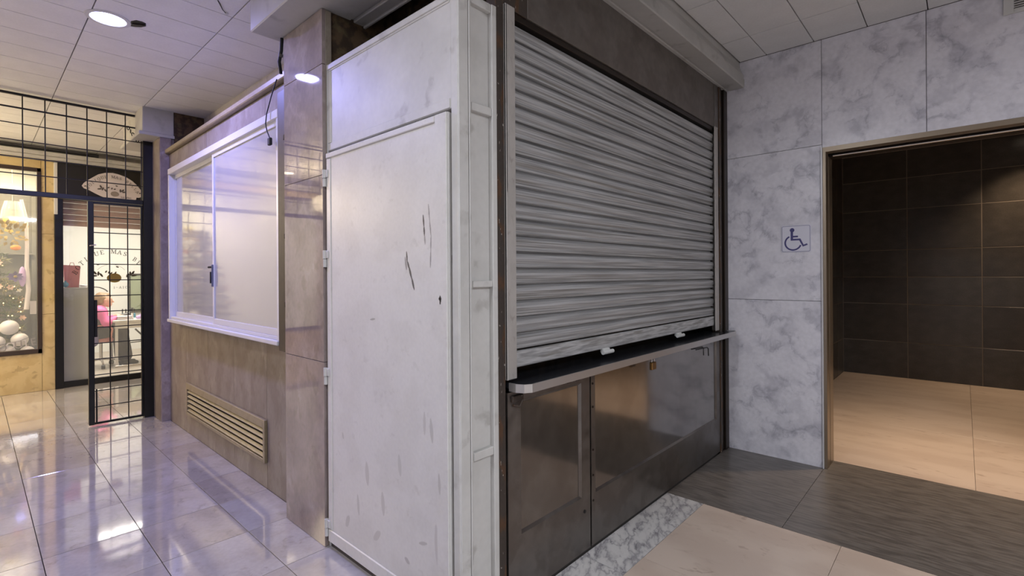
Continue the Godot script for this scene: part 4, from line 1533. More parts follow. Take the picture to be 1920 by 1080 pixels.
# ===================================================================== gate
func build_gate() -> void:
	var z := -6.07
	var g := thing("iron_gate_screen", "black iron gate frame with a wire grid over the opening", "gate", Vector3(0.2, 0, z))
	var st := begin()
	span(st, Vector3(1.158, 0, z - 0.04), Vector3(1.242, 2.79, z + 0.04), 0.003)
	part("post", st, M.black_metal, g, "thick black post")
	st = begin()
	span(st, Vector3(-1.70, 0, z - 0.04), Vector3(-1.62, 3.0, z + 0.04), 0.003)
	part("post", st, M.black_metal, g)
	st = begin()
	span(st, Vector3(-1.62, 2.125, z - 0.02), Vector3(1.158, 2.168, z + 0.02), 0.003)
	part("transom_bar", st, M.black_metal, g)
	st = begin()
	span(st, Vector3(-1.62, 2.992, z - 0.012), Vector3(1.10, 3.012, z + 0.012), 0.002)
	part("top_bar", st, M.black_metal, g)
	for k in 19:
		var x := 1.024 - k * 0.1437
		if x < -1.6:
			break
		st = begin()
		tube(st, [Vector3(x, 2.16, z), Vector3(x, 3.0, z)], 0.005, 6)
		part("grid_rod", st, M.black_metal, g)
	st = begin()
	tube(st, [Vector3(1.15, 2.16, z), Vector3(1.15, 2.78, z)], 0.005, 6)
	part("grid_rod", st, M.black_metal, g)
	for y: float in [2.31, 2.455, 2.60, 2.745]:
		st = begin()
		tube(st, [Vector3(-1.62, y, z + 0.008), Vector3(1.158, y, z + 0.008)], 0.005, 6)
		part("grid_rod", st, M.black_metal, g)
	st = begin()
	tube(st, [Vector3(-1.62, 2.882, z + 0.008), Vector3(1.10, 2.882, z + 0.008)], 0.008, 6)
	part("grid_rod", st, M.black_metal, g)
	var l := thing("iron_gate_leaf", "narrow black iron gate leaf with a square wire grid, closed against its post", "gate", Vector3(0.95, 0, z))
	st = begin()
	span(st, Vector3(0.736, 0.012, z - 0.02), Vector3(0.779, 2.12, z + 0.02), 0.003)
	part("stile", st, M.black_metal, l)
	st = begin()
	span(st, Vector3(1.140, 0.012, z - 0.015), Vector3(1.156, 2.12, z + 0.015), 0.003)
	part("stile", st, M.black_metal, l)
	st = begin()
	span(st, Vector3(0.779, 0.012, z - 0.012), Vector3(1.140, 0.032, z + 0.012), 0.003)
	part("bottom_bar", st, M.black_metal, l)
	st = begin()
	span(st, Vector3(0.779, 2.10, z - 0.012), Vector3(1.140, 2.12, z + 0.012), 0.003)
	part("top_bar", st, M.black_metal, l)
	for x: float in [0.897, 1.037]:
		st = begin()
		tube(st, [Vector3(x, 0.03, z), Vector3(x, 2.11, z)], 0.005, 6)
		part("grid_rod", st, M.black_metal, l)
	for k in 13:
		var y := 1.978 - k * 0.15
		st = begin()
		tube(st, [Vector3(0.779, y, z + 0.006), Vector3(1.14, y, z + 0.006)], 0.005, 6)
		part("grid_rod", st, M.black_metal, l)
	st = begin()
	span(st, Vector3(0.779, 0.84, z - 0.01), Vector3(0.80, 1.19, z + 0.03), 0.003)
	part("lock_box", st, M.black_metal, l, "black lock box")
	st = begin()
	tube(st, [Vector3(0.75, 1.70, z + 0.02), Vector3(0.75, 1.70, z + 0.05), Vector3(0.79, 1.71, z + 0.05)], 0.006, 6)
	part("bolt", st, M.chrome, l)
	st = begin()
	tube(st, [Vector3(0.79, 0.03, z + 0.03), Vector3(0.79, 0.35, z + 0.03)], 0.007, 6)
	part("drop_bolt", st, M.black_metal, l)

# ===================================================================== shop objects
func build_shop_objects() -> void:
	# reception cabinet
	var c := thing("reception_cabinet", "tall pale grey cabinet just inside the shop door", "cabinet", Vector3(0.91, 0, -8.78))
	var st := begin()
	span(st, Vector3(0.79, 0.0, -9.05), Vector3(1.045, 1.25, -8.60), 0.003)
	part("body", st, M.cabinet, c)
	st = begin()
	span(st, Vector3(0.785, 1.25, -9.06), Vector3(1.05, 1.272, -8.59), 0.003)
	part("top", st, M.cabinet, c)
	var b := thing("shopping_bag", "red-pink paper bag standing on the pale cabinet", "bag", Vector3(0.90, 1.272, -8.72))
	st = begin()
	var bag := PackedVector2Array([Vector2(0.83, 1.273), Vector2(0.965, 1.273), Vector2(0.982, 1.56), Vector2(0.81, 1.57)])
	extrude(st, bag, 0.09, on_z(0, 0, -8.80))
	part("body", st, M.red_bag, b)
	st = begin()
	tube(st, [Vector3(0.87, 1.56, -8.705), Vector3(0.88, 1.60, -8.70), Vector3(0.91, 1.60, -8.70), Vector3(0.92, 1.56, -8.705)], 0.004, 6)
	part("handle", st, M.red_bag, b)
	b = thing("folded_cloth", "teal folded pouch on the pale cabinet in front of the red bag", "pouch", Vector3(0.82, 1.272, -8.65))
	st = begin()
	ball(st, Vector3(0.825, 1.312, -8.65), Vector3(0.034, 0.038, 0.035), 10, 6)
	part("pouch_body", st, M.blue_bag, b)
	st = begin()
	tube(st, [Vector3(0.825, 1.345, -8.65), Vector3(0.825, 1.362, -8.65)], 0.009, 6, 0.016)
	part("pouch_neck", st, M.blue_bag, b)
	b = thing("paper_heap", "crumpled white papers on the pale cabinet", "papers", Vector3(1.0, 1.272, -8.7))
	for k in 4:
		st = begin()
		XF = Transform3D(Basis(Vector3.UP, 0.3 * k) * Basis(Vector3.RIGHT, 0.06 * k), Vector3(0.998 + 0.004 * k, 1.277 + 0.008 * k, -8.7))
		box(st, Vector3.ZERO, Vector3(0.06, 0.004, 0.08), 0.001)
		XF = Transform3D.IDENTITY
		part("sheet", st, M.plaque, b)
	# nail desk
	var d := thing("nail_desk", "white nail desk with slim metal legs", "desk", Vector3(1.85, 0, -9.95))
	st = begin()
	span(st, Vector3(1.47, 0.70, -10.25), Vector3(2.35, 0.735, -9.70), 0.006)
	part("top", st, M.desk, d)
	st = begin()
	span(st, Vector3(1.50, 0.60, -10.2), Vector3(2.32, 0.70, -9.74), 0.004)
	part("drawer_box", st, M.desk, d)
	for q: Array in [[1.52, -9.76], [2.30, -9.76], [1.52, -10.2], [2.30, -10.2]]:
		st = begin()
		span(st, Vector3(q[0] - 0.018, 0.02, q[1] - 0.018), Vector3(q[0] + 0.018, 0.62, q[1] + 0.018), 0.003)
		part("leg", st, M.desk, d)
	st = begin()
	span(st, Vector3(1.50, 0.0, -9.78), Vector3(2.32, 0.025, -9.74), 0.003)
	part("foot_bar", st, M.chrome, d)
	# things on the desk
	var it := thing("arc_lamp", "black arched floor lamp over the seated person", "lamp", Vector3(1.14, 0, -10.35))
	st = begin()
	var arch := [Vector3(1.14, 0.02, -10.35), Vector3(1.14, 1.0, -10.35)]
	for k in 13:
		var an := PI * (1.0 - k / 15.0)
		arch.append(Vector3(1.34 + cos(an) * 0.20, 1.06 + sin(an) * 0.19, -10.35))
	tube(st, arch, 0.010, 6)
	part("arm", st, M.black, it)
	st = begin()
	lathe(st, Vector3(1.14, 0.0, -10.35), [Vector2(0.0, 0.02), Vector2(0.10, 0.018), Vector2(0.105, 0.0)], 12)
	part("base", st, M.black, it)
	it = thing("hand_rest", "black cushioned hand rest lying across the nail desk", "hand rest", Vector3(1.62, 0.735, -9.9))
	st = begin()
	nets(st, [[Vector3(1.58, 0.775, -9.95), Vector3(1.70, 0.80, -9.95), 0.032, 0.036], [Vector3(1.70, 0.80, -9.95), Vector3(1.76, 0.90, -9.97), 0.02, 0.016]], 0.012, 0.02)
	part("cushion", st, M.black, it)
	it = thing("towel", "folded cream towel on the nail desk", "towel", Vector3(1.62, 0.735, -9.82))
	for k in 3:
		st = begin()
		span(st, Vector3(1.53, 0.735 + 0.02 * k, -9.90), Vector3(1.74 - 0.01 * k, 0.755 + 0.02 * k, -9.74), 0.008)
		part("fold", st, M.plaque, it)
	it = thing("flower_cloth", "lilac flowered cloth hanging over the desk edge", "cloth", Vector3(1.9, 0.735, -9.75))
	st = begin()
	nets(st, [[Vector3(1.80, 0.76, -9.80), Vector3(1.95, 0.77, -9.76), 0.03, 0.04], [Vector3(1.95, 0.77, -9.76), Vector3(2.02, 0.72, -9.68), 0.035, 0.03], [Vector3(1.86, 0.80, -9.80), Vector3(1.92, 0.83, -9.82), 0.03, 0.02]], 0.014, 0.03)
	part("cloth_body", st, M.lilac, it)
	st = begin()
	ball(st, Vector3(1.90, 0.765, -9.715), Vector3(0.025, 0.02, 0.012), 8, 5)
	ball(st, Vector3(1.86, 0.79, -9.74), Vector3(0.018, 0.014, 0.012), 8, 5)
	part("flower_print", st, M.red_bag, it, "red flowers")
	for k in 5:
		var at := Vector3(1.66 + 0.04 * k, 0.735, -10.15 + 0.02 * (k % 2))
		it = thing("polish_bottle", ["small blue polish bottle at the hand rest end of the bottle row", "small white polish bottle second from the hand rest in the row", "small blue polish bottle in the middle of the bottle row", "small white polish bottle second from the desk plant in the row", "small blue polish bottle of the row standing next to the desk plant"][k], "bottle", at, "blue polish bottles" if k % 2 == 0 else "white polish bottles")
		st = begin()
		lathe(st, at, [Vector2(0.0, 0.0), Vector2(0.016, 0.0), Vector2(0.016, 0.06), Vector2(0.007, 0.07), Vector2(0.007, 0.085)], 8)
		part("bottle_body", st, M.blue_bag if k % 2 == 0 else M.desk, it)
		st = begin()
		lathe(st, at, [Vector2(0.008, 0.085), Vector2(0.008, 0.15), Vector2(0.0, 0.151)], 8)
		part("cap", st, M.black, it)
	it = thing("desk_plant", "dark green little plant on the nail desk by the mirror", "plant", Vector3(1.93, 0.735, -10.1))
	st = begin()
	lathe(st, Vector3(1.93, 0.735, -10.1), [Vector2(0.03, 0.0), Vector2(0.045, 0.08), Vector2(0.0, 0.08)], 10)
	part("pot", st, M.desk, it)
	st = begin()
	for k in 26:
		var a := rng.randf() * TAU
		var up := rng.randf_range(0.03, 0.16)
		var o := Vector3(cos(a), 0, sin(a)) * rng.randf_range(0.04, 0.12)
		tube(st, [Vector3(1.93, 0.81, -10.1), Vector3(1.93, 0.81 + up, -10.1) + o * 0.5, Vector3(1.93, 0.80 + up * 0.9, -10.1) + o], 0.008, 4, 0.002)
	part("leaves", st, M.needle, it)
	# mirror on the back wall
	it = thing("wall_mirror", "black framed mirror on the white back wall of the nail shop", "mirror", Vector3(2.45, 0.9, -11.97))
	st = begin()
	span(st, Vector3(2.08, 0.75, -11.995), Vector3(2.85, 1.44, -11.98), 0.002)
	part("mirror_glass", st, mat(Color(0.62, 0.66, 0.56), 0.12, 0.6), it)
	st = begin()
	frame4(st, Vector3(2.05, 0.715, -11.995), Vector3(2.88, 1.475, -11.96), 0, 1, 0.035, 0.035, 0.035, 0.035)
	part("frame", st, M.black, it)
	# work trolley under the desk
	it = thing("foot_frame", "black folding foot frame under the nail desk", "frame", Vector3(1.95, 0, -10.05))
	st = begin()
	tube(st, [Vector3(1.80, 0.56, -10.0), Vector3(2.02, 0.30, -10.0), Vector3(2.02, 0.03, -10.0)], 0.014, 6)
	tube(st, [Vector3(1.66, 0.56, -10.0), Vector3(1.70, 0.34, -10.0), Vector3(2.02, 0.36, -10.0)], 0.011, 6)
	part("tube_frame", st, M.black, it)
	st = begin()
	span(st, Vector3(1.95, 0.0, -10.06), Vector3(2.10, 0.03, -9.94), 0.005)
	part("foot", st, M.black, it)
	build_chair()
	build_person()
	# dark jacket on the second chair behind the gate stile
	it = thing("hanging_bag", "dark purple bag hanging from the pink chair back", "bag", Vector3(1.24, 0.36, -9.86))
	st = begin()
	nets(st, [[Vector3(1.235, 0.62, -9.80), Vector3(1.235, 0.40, -9.80), 0.045, 0.06], [Vector3(1.26, 0.58, -9.80), Vector3(1.25, 0.42, -9.80), 0.045, 0.06]], 0.014, 0.03)
	part("bag_body", st, M.purple, it)
	st = begin()
	tube(st, [Vector3(1.22, 0.64, -9.80), Vector3(1.23, 0.74, -9.82), Vector3(1.26, 0.74, -9.82), Vector3(1.27, 0.63, -9.80)], 0.008, 6)
	part("strap", st, M.plaque, it)

func build_chair() -> void:
	var at := Vector3(1.36, 0, -9.98)
	var t := thing("swivel_chair", "pink shell swivel chair on chrome casters under the seated person", "chair", at)
	var st := begin()
	nets(st, [[Vector3(1.22, 0.43, -10.16), Vector3(1.22, 0.43, -9.80), 0.03, 0.03], [Vector3(1.46, 0.43, -10.16), Vector3(1.46, 0.43, -9.80), 0.03, 0.03], [Vector3(1.22, 0.43, -9.98), Vector3(1.46, 0.43, -9.98), 0.035, 0.035], [Vector3(1.22, 0.43, -10.1), Vector3(1.46, 0.43, -10.1), 0.035, 0.035], [Vector3(1.22, 0.43, -9.87), Vector3(1.46, 0.43, -9.87), 0.035, 0.035]], 0.018, 0.05)
	part("seat", st, M.pink_seat, t)
	st = begin()
	nets(st, [[Vector3(1.19, 0.44, -10.12), Vector3(1.12, 0.80, -10.12), 0.03, 0.024], [Vector3(1.19, 0.44, -9.84), Vector3(1.12, 0.80, -9.84), 0.03, 0.024], [Vector3(1.19, 0.44, -9.98), Vector3(1.12, 0.82, -9.98), 0.03, 0.024], [Vector3(1.16, 0.62, -10.12), Vector3(1.16, 0.62, -9.84), 0.026, 0.026], [Vector3(1.12, 0.80, -10.12), Vector3(1.12, 0.80, -9.84), 0.024, 0.024]], 0.018, 0.07)
	part("backrest", st, M.pink_seat, t)
	for zz: float in [-9.76, -10.20]:
		st = begin()
		tube(st, [Vector3(1.18, 0.46, zz), Vector3(1.20, 0.66, zz), Vector3(1.44, 0.665, zz), Vector3(1.47, 0.60, zz), Vector3(1.45, 0.46, zz)], 0.013, 6)
		part("armrest", st, M.pink_seat, t)
	st = begin()
	tube(st, [Vector3(1.36, 0.10, -9.98), Vector3(1.36, 0.41, -9.98)], 0.022, 10)
	part("column", st, M.chrome, t)
	for k in 5:
		var a := TAU * k / 5.0 + 0.35
		var o := Vector3(cos(a), 0, sin(a))
		st = begin()
		tube(st, [at + Vector3(0, 0.13, 0), at + o * 0.14 + Vector3(0, 0.115, 0), at + o * 0.26 + Vector3(0, 0.075, 0)], 0.018, 6, 0.012)
		var leg := part("leg", st, M.chrome, t)
		st = begin()
		var ax_ := o.cross(Vector3.UP)
		tube(st, [at + o * 0.26 + Vector3(0, 0.032, 0) - ax_ * 0.022, at + o * 0.26 + Vector3(0, 0.032, 0) + ax_ * 0.022], 0.032, 10)
		part("caster", st, M.black, leg)

func build_person() -> void:
	# seated sideways, facing +x, bent over the desk; hands rest on the desk top
	var p := thing("person", "person in a pink top and wide black trousers bent over the nail desk", "person", Vector3(1.36, 0, -9.98))
	var z := -9.98
	var head := Vector3(1.405, 1.045, z)
	var bones := []
	# head, face and neck
	bones.append([head + Vector3(-0.01, 0.02, 0), head + Vector3(0.015, -0.005, 0), 0.088, 0.082])
	bones.append([head + Vector3(0.03, -0.03, 0), head + Vector3(0.052, -0.072, 0), 0.066, 0.04])
	bones.append([head + Vector3(0.085, 0.0, 0), head + Vector3(0.112, -0.03, 0), 0.012, 0.014])      # nose
	bones.append([head + Vector3(0.082, -0.062, -0.015), head + Vector3(0.082, -0.062, 0.015), 0.012, 0.012])  # lips
	for s: float in [-1.0, 1.0]:
		bones.append([head + Vector3(-0.005, 0.005, s * 0.083), head + Vector3(0.0, -0.03, s * 0.080), 0.016, 0.011])  # ears
		bones.append([head + Vector3(0.075, 0.022, s * 0.03), head + Vector3(0.078, 0.024, s * 0.036), 0.014, 0.014])  # brows
	bones.append([head + Vector3(-0.02, -0.06, 0), Vector3(1.34, 0.91, z), 0.05, 0.055])
	bones.append([Vector3(1.34, 0.91, z), Vector3(1.32, 0.86, z), 0.06, 0.08])
	# upper body under the clothes, arms
	bones.append([Vector3(1.32, 0.86, z), Vector3(1.30, 0.55, z), 0.09, 0.10])
	for s: float in [-1.0, 1.0]:
		var sh := Vector3(1.325, 0.865, z + s * 0.165)
		var el := Vector3(1.40, 0.70, z + s * 0.21)
		var wr := Vector3(1.575, 0.79, z + s * 0.12)
		bones.append([Vector3(1.32, 0.86, z), sh, 0.06, 0.05])
		bones.append([sh, el, 0.048, 0.04])
		bones.append([el, wr, 0.038, 0.024])
		# palm and five fingers curled over the work
		var pd := Vector3(1, -0.25, -s * 0.35).normalized()
		var sd := pd.cross(Vector3.UP).normalized()
		bones.append([wr, wr + pd * 0.05, 0.022, 0.024])
		for k in 4:
			var o := sd * (0.024 - 0.016 * k)
			var l: float = [0.034, 0.040, 0.037, 0.029][k]
			var k0 := wr + pd * 0.07 + o
			bones.append([wr + pd * 0.04 + o * 0.7, k0, 0.011, 0.010])
			bones.append([k0, k0 + pd * l + Vector3(0, -0.008, 0), 0.010, 0.009])
			bones.append([k0 + pd * l + Vector3(0, -0.008, 0), k0 + pd * (l + 0.014) + Vector3(0, -0.022, 0), 0.009, 0.008])
		var th := wr + pd * 0.02 - sd * s * 0.022
		bones.append([th, th + pd * 0.035 - sd * s * 0.022, 0.012, 0.010])
		bones.append([th + pd * 0.035 - sd * s * 0.022, th + pd * 0.06 - sd * s * 0.016 + Vector3(0, -0.012, 0), 0.010, 0.009])
		# ankles and feet
		bones.append([Vector3(1.66, 0.16, z + s * 0.09), Vector3(1.66, 0.07, z + s * 0.09), 0.035, 0.036])
	bones.append([Vector3(1.30, 0.56, z - 0.08), Vector3(1.30, 0.56, z + 0.08), 0.11, 0.11])
	for s: float in [-1.0, 1.0]:
		bones.append([Vector3(1.31, 0.55, z + s * 0.09), Vector3(1.60, 0.55, z + s * 0.10), 0.08, 0.06])
		bones.append([Vector3(1.60, 0.55, z + s * 0.10), Vector3(1.66, 0.14, z + s * 0.09), 0.06, 0.04])
	var st := begin()
	nets(st, bones, 0.009, 0.018)
	part("body", st, M.skin, p)
	# eyes
	st = begin()
	for s: float in [-1.0, 1.0]:
		ball(st, head + Vector3(0.080, 0.004, s * 0.032), Vector3(0.008, 0.007, 0.011), 8, 6)
	part("eyes", st, M.ink, p)
	# hair, cropped and combed back
	st = begin()
	nets(st, [[head + Vector3(-0.04, 0.06, 0), head + Vector3(0.035, 0.065, 0), 0.07, 0.05], [head + Vector3(-0.06, 0.02, 0), head + Vector3(-0.07, -0.05, 0), 0.075, 0.05], [head + Vector3(-0.02, 0.03, 0.055), head + Vector3(-0.045, -0.03, 0.065), 0.042, 0.03], [head + Vector3(-0.02, 0.03, -0.055), head + Vector3(-0.045, -0.03, -0.065), 0.042, 0.03]], 0.01, 0.03)
	part("hair", st, M.hair, p)
	# pink top
	bones = [[Vector3(1.335, 0.885, z - 0.05), Vector3(1.335, 0.885, z + 0.05), 0.09, 0.09], [Vector3(1.33, 0.83, z - 0.08), Vector3(1.33, 0.83, z + 0.08), 0.105, 0.105], [Vector3(1.30, 0.58, z - 0.06), Vector3(1.30, 0.58, z + 0.06), 0.125, 0.125], [Vector3(1.33, 0.83, z), Vector3(1.30, 0.58, z), 0.12, 0.125]]
	for s: float in [-1.0, 1.0]:
		var sh := Vector3(1.325, 0.865, z + s * 0.165)
		var el := Vector3(1.40, 0.70, z + s * 0.21)
		bones.append([Vector3(1.325, 0.86, z + s * 0.08), sh, 0.085, 0.065])
		bones.append([sh, el, 0.064, 0.055])
		bones.append([el, el.lerp(Vector3(1.575, 0.79, z + s * 0.12), 0.72), 0.053, 0.038])
	st = begin()
	nets(st, bones, 0.014, 0.04)
	part("top", st, M.pink, p, "bright pink top")
	# dark apron band
	st = begin()
	nets(st, [[Vector3(1.31, 0.72, z - 0.07), Vector3(1.31, 0.72, z + 0.07), 0.128, 0.128], [Vector3(1.30, 0.66, z - 0.07), Vector3(1.30, 0.66, z + 0.07), 0.134, 0.134]], 0.016, 0.04)
	part("apron", st, M.apron, p, "dark apron")
	# wide trousers
	bones = [[Vector3(1.30, 0.565, z - 0.07), Vector3(1.30, 0.565, z + 0.07), 0.125, 0.125]]
	for s: float in [-1.0, 1.0]:
		bones.append([Vector3(1.31, 0.555, z + s * 0.09), Vector3(1.60, 0.555, z + s * 0.11), 0.10, 0.085])
		bones.append([Vector3(1.60, 0.555, z + s * 0.11), Vector3(1.64, 0.16, z + s * 0.10), 0.085, 0.10])
	st = begin()
	nets(st, bones, 0.016, 0.05)
	part("trousers", st, M.dark_cloth, p, "wide black trousers")
	for s: float in [-1.0, 1.0]:
		st = begin()
		nets(st, [[Vector3(1.63, 0.04, z + s * 0.09), Vector3(1.79, 0.034, z + s * 0.10), 0.04, 0.033], [Vector3(1.65, 0.06, z + s * 0.09), Vector3(1.70, 0.05, z + s * 0.09), 0.04, 0.036]], 0.011, 0.02)
		part("shoe", st, M.black, p)

# ===================================================================== display window
func build_display() -> void:
	# dressed tree
	var base := Vector3(0.06, 0.40, -9.15)
	var t := thing("christmas_tree", "dressed christmas tree with warm string lights and pale blossoms in the display window", "tree", base)
	var st := begin()
	tube(st, [base, base + Vector3(0, 1.75, 0)], 0.03, 8, 0.008)
	part("trunk", st, M.frame_brown, t)
	var tips := []
	for g in 2:
		st = begin()
		for k in 130:
			var h := rng.randf_range(0.08, 1.72)
			var a := rng.randf() * TAU
			var l := (1.80 - h) * 0.42 * rng.randf_range(0.75, 1.05) + 0.04
			var d := Vector3(cos(a), rng.randf_range(-0.35, 0.1), sin(a))
			if absf(d.z) * l > 0.23:
				d.z *= 0.23 / (absf(d.z) * l)
			if d.x * l > 0.38:
				d.x = 0.38 / l
			var o := base + Vector3(0, h, 0)
			var tip := o + d * l
			tips.append(tip)
			tube(st, [o, o.lerp(tip, 0.6) + Vector3(0, 0.01, 0), tip], 0.006, 4, 0.003)
			for q in 44:
				var at := o.lerp(tip, rng.randf_range(0.25, 1.0))
				var nd := (d.normalized() * 0.6 + Vector3(rng.randf_range(-1, 1), rng.randf_range(-0.6, 1), rng.randf_range(-1, 1))).normalized() * rng.randf_range(0.05, 0.10)
				var side := nd.cross(Vector3(rng.randf_range(-1, 1), 1, rng.randf_range(-1, 1))).normalized() * 0.008
				tri(st, at - side, at + side, at + nd, side.cross(nd).normalized())
		var f := part("foliage", st, M.needle if g == 0 else M.needle2, t)
		f.set_meta("kind", "stuff")
	st = begin()
	for k in 150:
		var tp: Vector3 = tips[rng.randi() % tips.size()]
		var pos := base + Vector3(0, tp.y - base.y, 0)
		pos = pos.lerp(tp, rng.randf_range(0.7, 1.0))
		ball(st, pos + Vector3(0, 0.012, 0.012), Vector3.ONE * 0.0065, 6, 4)
	var sl := part("string_lights", st, M.fairy, t, "warm white string lights")
	sl.set_meta("kind", "stuff")
	for k in 26:
		var tp: Vector3 = tips[(k * 7) % tips.size()]
		st = begin()
		for q in 6:
			var a := TAU * q / 6.0
			leaf3(st, tp + Vector3(0, 0.01, 0.0), Vector3(cos(a), sin(a), 0.35), 0.042, 0.028)
		part("blossom", st, M.blossom if k % 3 else M.bauble, t)
	# white balls in front of the tree
	var balls := [[0.31, 0.79, -8.72, 0.098], [0.20, 0.62, -8.70, 0.085], [0.40, 0.635, -8.68, 0.088], [0.465, 0.475, -8.64, 0.08], [0.10, 0.48, -8.72, 0.08], [0.29, 0.49, -8.74, 0.085]]
	var words := ["largest white fluffy ball, topmost of the heap in the display window", "white fluffy ball half behind the heap in the display window", "white fluffy ball in the middle of the display heap", "white fluffy ball lying by the window corner post", "white fluffy ball at the far end of the display heap", "white fluffy ball under the largest one in the display window"]
	for k in balls.size():
		var q: Array = balls[k]
		var c := Vector3(q[0], q[1], q[2])
		var b := thing("white_ball", words[k], "ornament", c, "white balls in the display window")
		st = begin()
		ball(st, c, Vector3.ONE * q[3] * 0.93, 18, 12)
		part("ball_core", st, M.bauble, b)
		st = begin()
		lathe(st, c, [Vector2(0.012, q[3] * 0.9), Vector2(0.012, q[3] + 0.008), Vector2(0.0, q[3] + 0.01)], 8)
		part("cap", st, M.chrome, b)
	# letter garland along the foot of the glass
	var gl := thing("letter_garland", "grey felt letters strung along the foot of the display glass", "garland", Vector3(0.30, 0.53, -8.56))
	st = begin()
	tube(st, [Vector3(0.02, 0.60, -8.57), Vector3(0.20, 0.595, -8.57), Vector3(0.40, 0.63, -8.57), Vector3(0.54, 0.70, -8.57)], 0.003, 5)
	part("cord", st, M.ink_grey, gl)
	var ch := ["O", "Q", "U", "I", "E"]
	for k in 5:
		text_part("letter", ch[k], 0.085, M.plaque if k % 2 else M.egg_grey, gl, Transform3D(Basis(Vector3.BACK, 0.06 * k - 0.08), Vector3(0.245 + 0.068 * k, 0.555 + 0.012 * k, -8.57)), "Droid Sans", 0.012)
	# tall grey stand with the flower pieces
	var s := thing("display_stand", "tall grey display stand board at the side of the display window", "stand", Vector3(0.40, 0.4, -9.6))
	st = begin()
	span(st, Vector3(0.20, 0.40, -9.70), Vector3(0.60, 2.55, -9.67), 0.004)
	part("back_board", st, M.shelf_grey, s)
	st = begin()
	span(st, Vector3(0.22, 1.72, -9.67), Vector3(0.58, 1.745, -9.55), 0.004)
	part("shelf", st, M.shelf_grey, s)
	st = begin()
	span(st, Vector3(0.565, 0.40, -9.66), Vector3(0.615, 2.6, -9.60), 0.004)
	part("upright", st, M.shelf_grey, s)
	var w := thing("white_drape", "long white ribbon hanging beside the flower basket", "ribbon", Vector3(0.46, 1.0, -8.85))
	st = begin()
	tube(st, [Vector3(0.43, 2.40, -8.85), Vector3(0.475, 2.15, -8.85), Vector3(0.48, 1.8, -8.85), Vector3(0.475, 1.55, -8.85), Vector3(0.49, 1.25, -8.85), Vector3(0.47, 1.0, -8.85)], 0.018, 6, 0.028)
	part("ribbon_band", st, M.plaque, w)
	st = begin()
	ball(st, Vector3(0.435, 1.42, -8.84), Vector3(0.035, 0.13, 0.03), 10, 8)
	part("bow", st, M.lilac, w)
	var b2 := thing("flower_basket", "golden flower arrangement in a hanging glass bowl", "flowers", Vector3(0.33, 1.75, -8.85))
	st = begin()
	for k in 60:
		var a := rng.randf() * TAU
		var o := Vector3(cos(a) * rng.randf_range(0.02, 0.13), rng.randf_range(-0.10, 0.12), sin(a) * 0.10)
		leaf3(st, Vector3(0.33, 1.96, -8.85) + o, o.normalized() + Vector3(0, 0.3, 0.3), 0.07, 0.04)
	part("golden_leaves", st, M.gold_leaf, b2)
	st = begin()
	ball(st, Vector3(0.33, 2.13, -8.80), Vector3(0.066, 0.05, 0.06), 14, 8)
	part("yellow_gourd", st, M.yellow_fruit, b2, "pale yellow gourd")
	st = begin()
	ball(st, Vector3(0.375, 1.785, -8.80), Vector3(0.05, 0.035, 0.045), 12, 8)
	part("orange_fruit", st, M.orange, b2, "orange fruit")
	st = begin()
	lathe(st, Vector3(0.35, 2.15, -8.85), [Vector2(0.11, 0.0), Vector2(0.10, 0.10), Vector2(0.07, 0.22), Vector2(0.065, 0.22), Vector2(0.095, 0.10), Vector2(0.105, 0.0)], 20)
	part("glass_bell", st, M.glass, b2, "clear glass bell")
	st = begin()
	for k in 5:
		var a := TAU * k / 5.0
		tube(st, [Vector3(0.35 + cos(a) * 0.06, 2.37, -8.85 + sin(a) * 0.06), Vector3(0.35 + cos(a) * 0.108, 2.15, -8.85 + sin(a) * 0.108)], 0.004, 5)
	tube(st, [Vector3(0.35, 2.37, -8.85), Vector3(0.35, 2.86, -8.85)], 0.003, 5)
	part("hanger", st, M.chrome, b2)
	var pu := thing("violet_flower", "violet fabric flower among the tree branches by the ribbon", "flower", Vector3(0.36, 1.39, -8.80))
	st = begin()
	for q in 8:
		var a := TAU * q / 8.0
		leaf3(st, Vector3(0.37, 1.42, -8.80), Vector3(cos(a), sin(a) * 0.6, 0.3), 0.08, 0.05)
	part("petals", st, M.purple, pu)
	st = begin()
	ball(st, Vector3(0.37, 1.42, -8.79), Vector3.ONE * 0.018, 8, 6)
	part("flower_heart", st, M.gold_leaf, pu)
	var cd := thing("price_card", "small white card hung on the display upright", "card", Vector3(0.535, 0.95, -8.90))
	st = begin()
	extrude(st, rounded(0.06, 0.17, 0.006), 0.006, on_z(0.535, 1.02, -8.90))
	part("card_face", st, M.plaque, cd)
	st = begin()
	tube(st, [Vector3(0.535, 1.10, -8.897), Vector3(0.535, 1.14, -8.90)], 0.002, 4)
	part("card_string", st, M.ink_grey, cd)

func leaf3(st: SurfaceTool, at: Vector3, dir: Vector3, len_: float, wid: float) -> void:
	var d := dir.normalized() * len_
	var s := d.cross(Vector3(0.2, 0.3, 1)).normalized() * wid * 0.5
	var lift := d.cross(s).normalized() * len_ * 0.12
	var m := at + d * 0.5 + lift
	var n := d.cross(s).normalized()
	tri(st, at, m + s, at + d, n)
	tri(st, at, m - s, at + d, n)

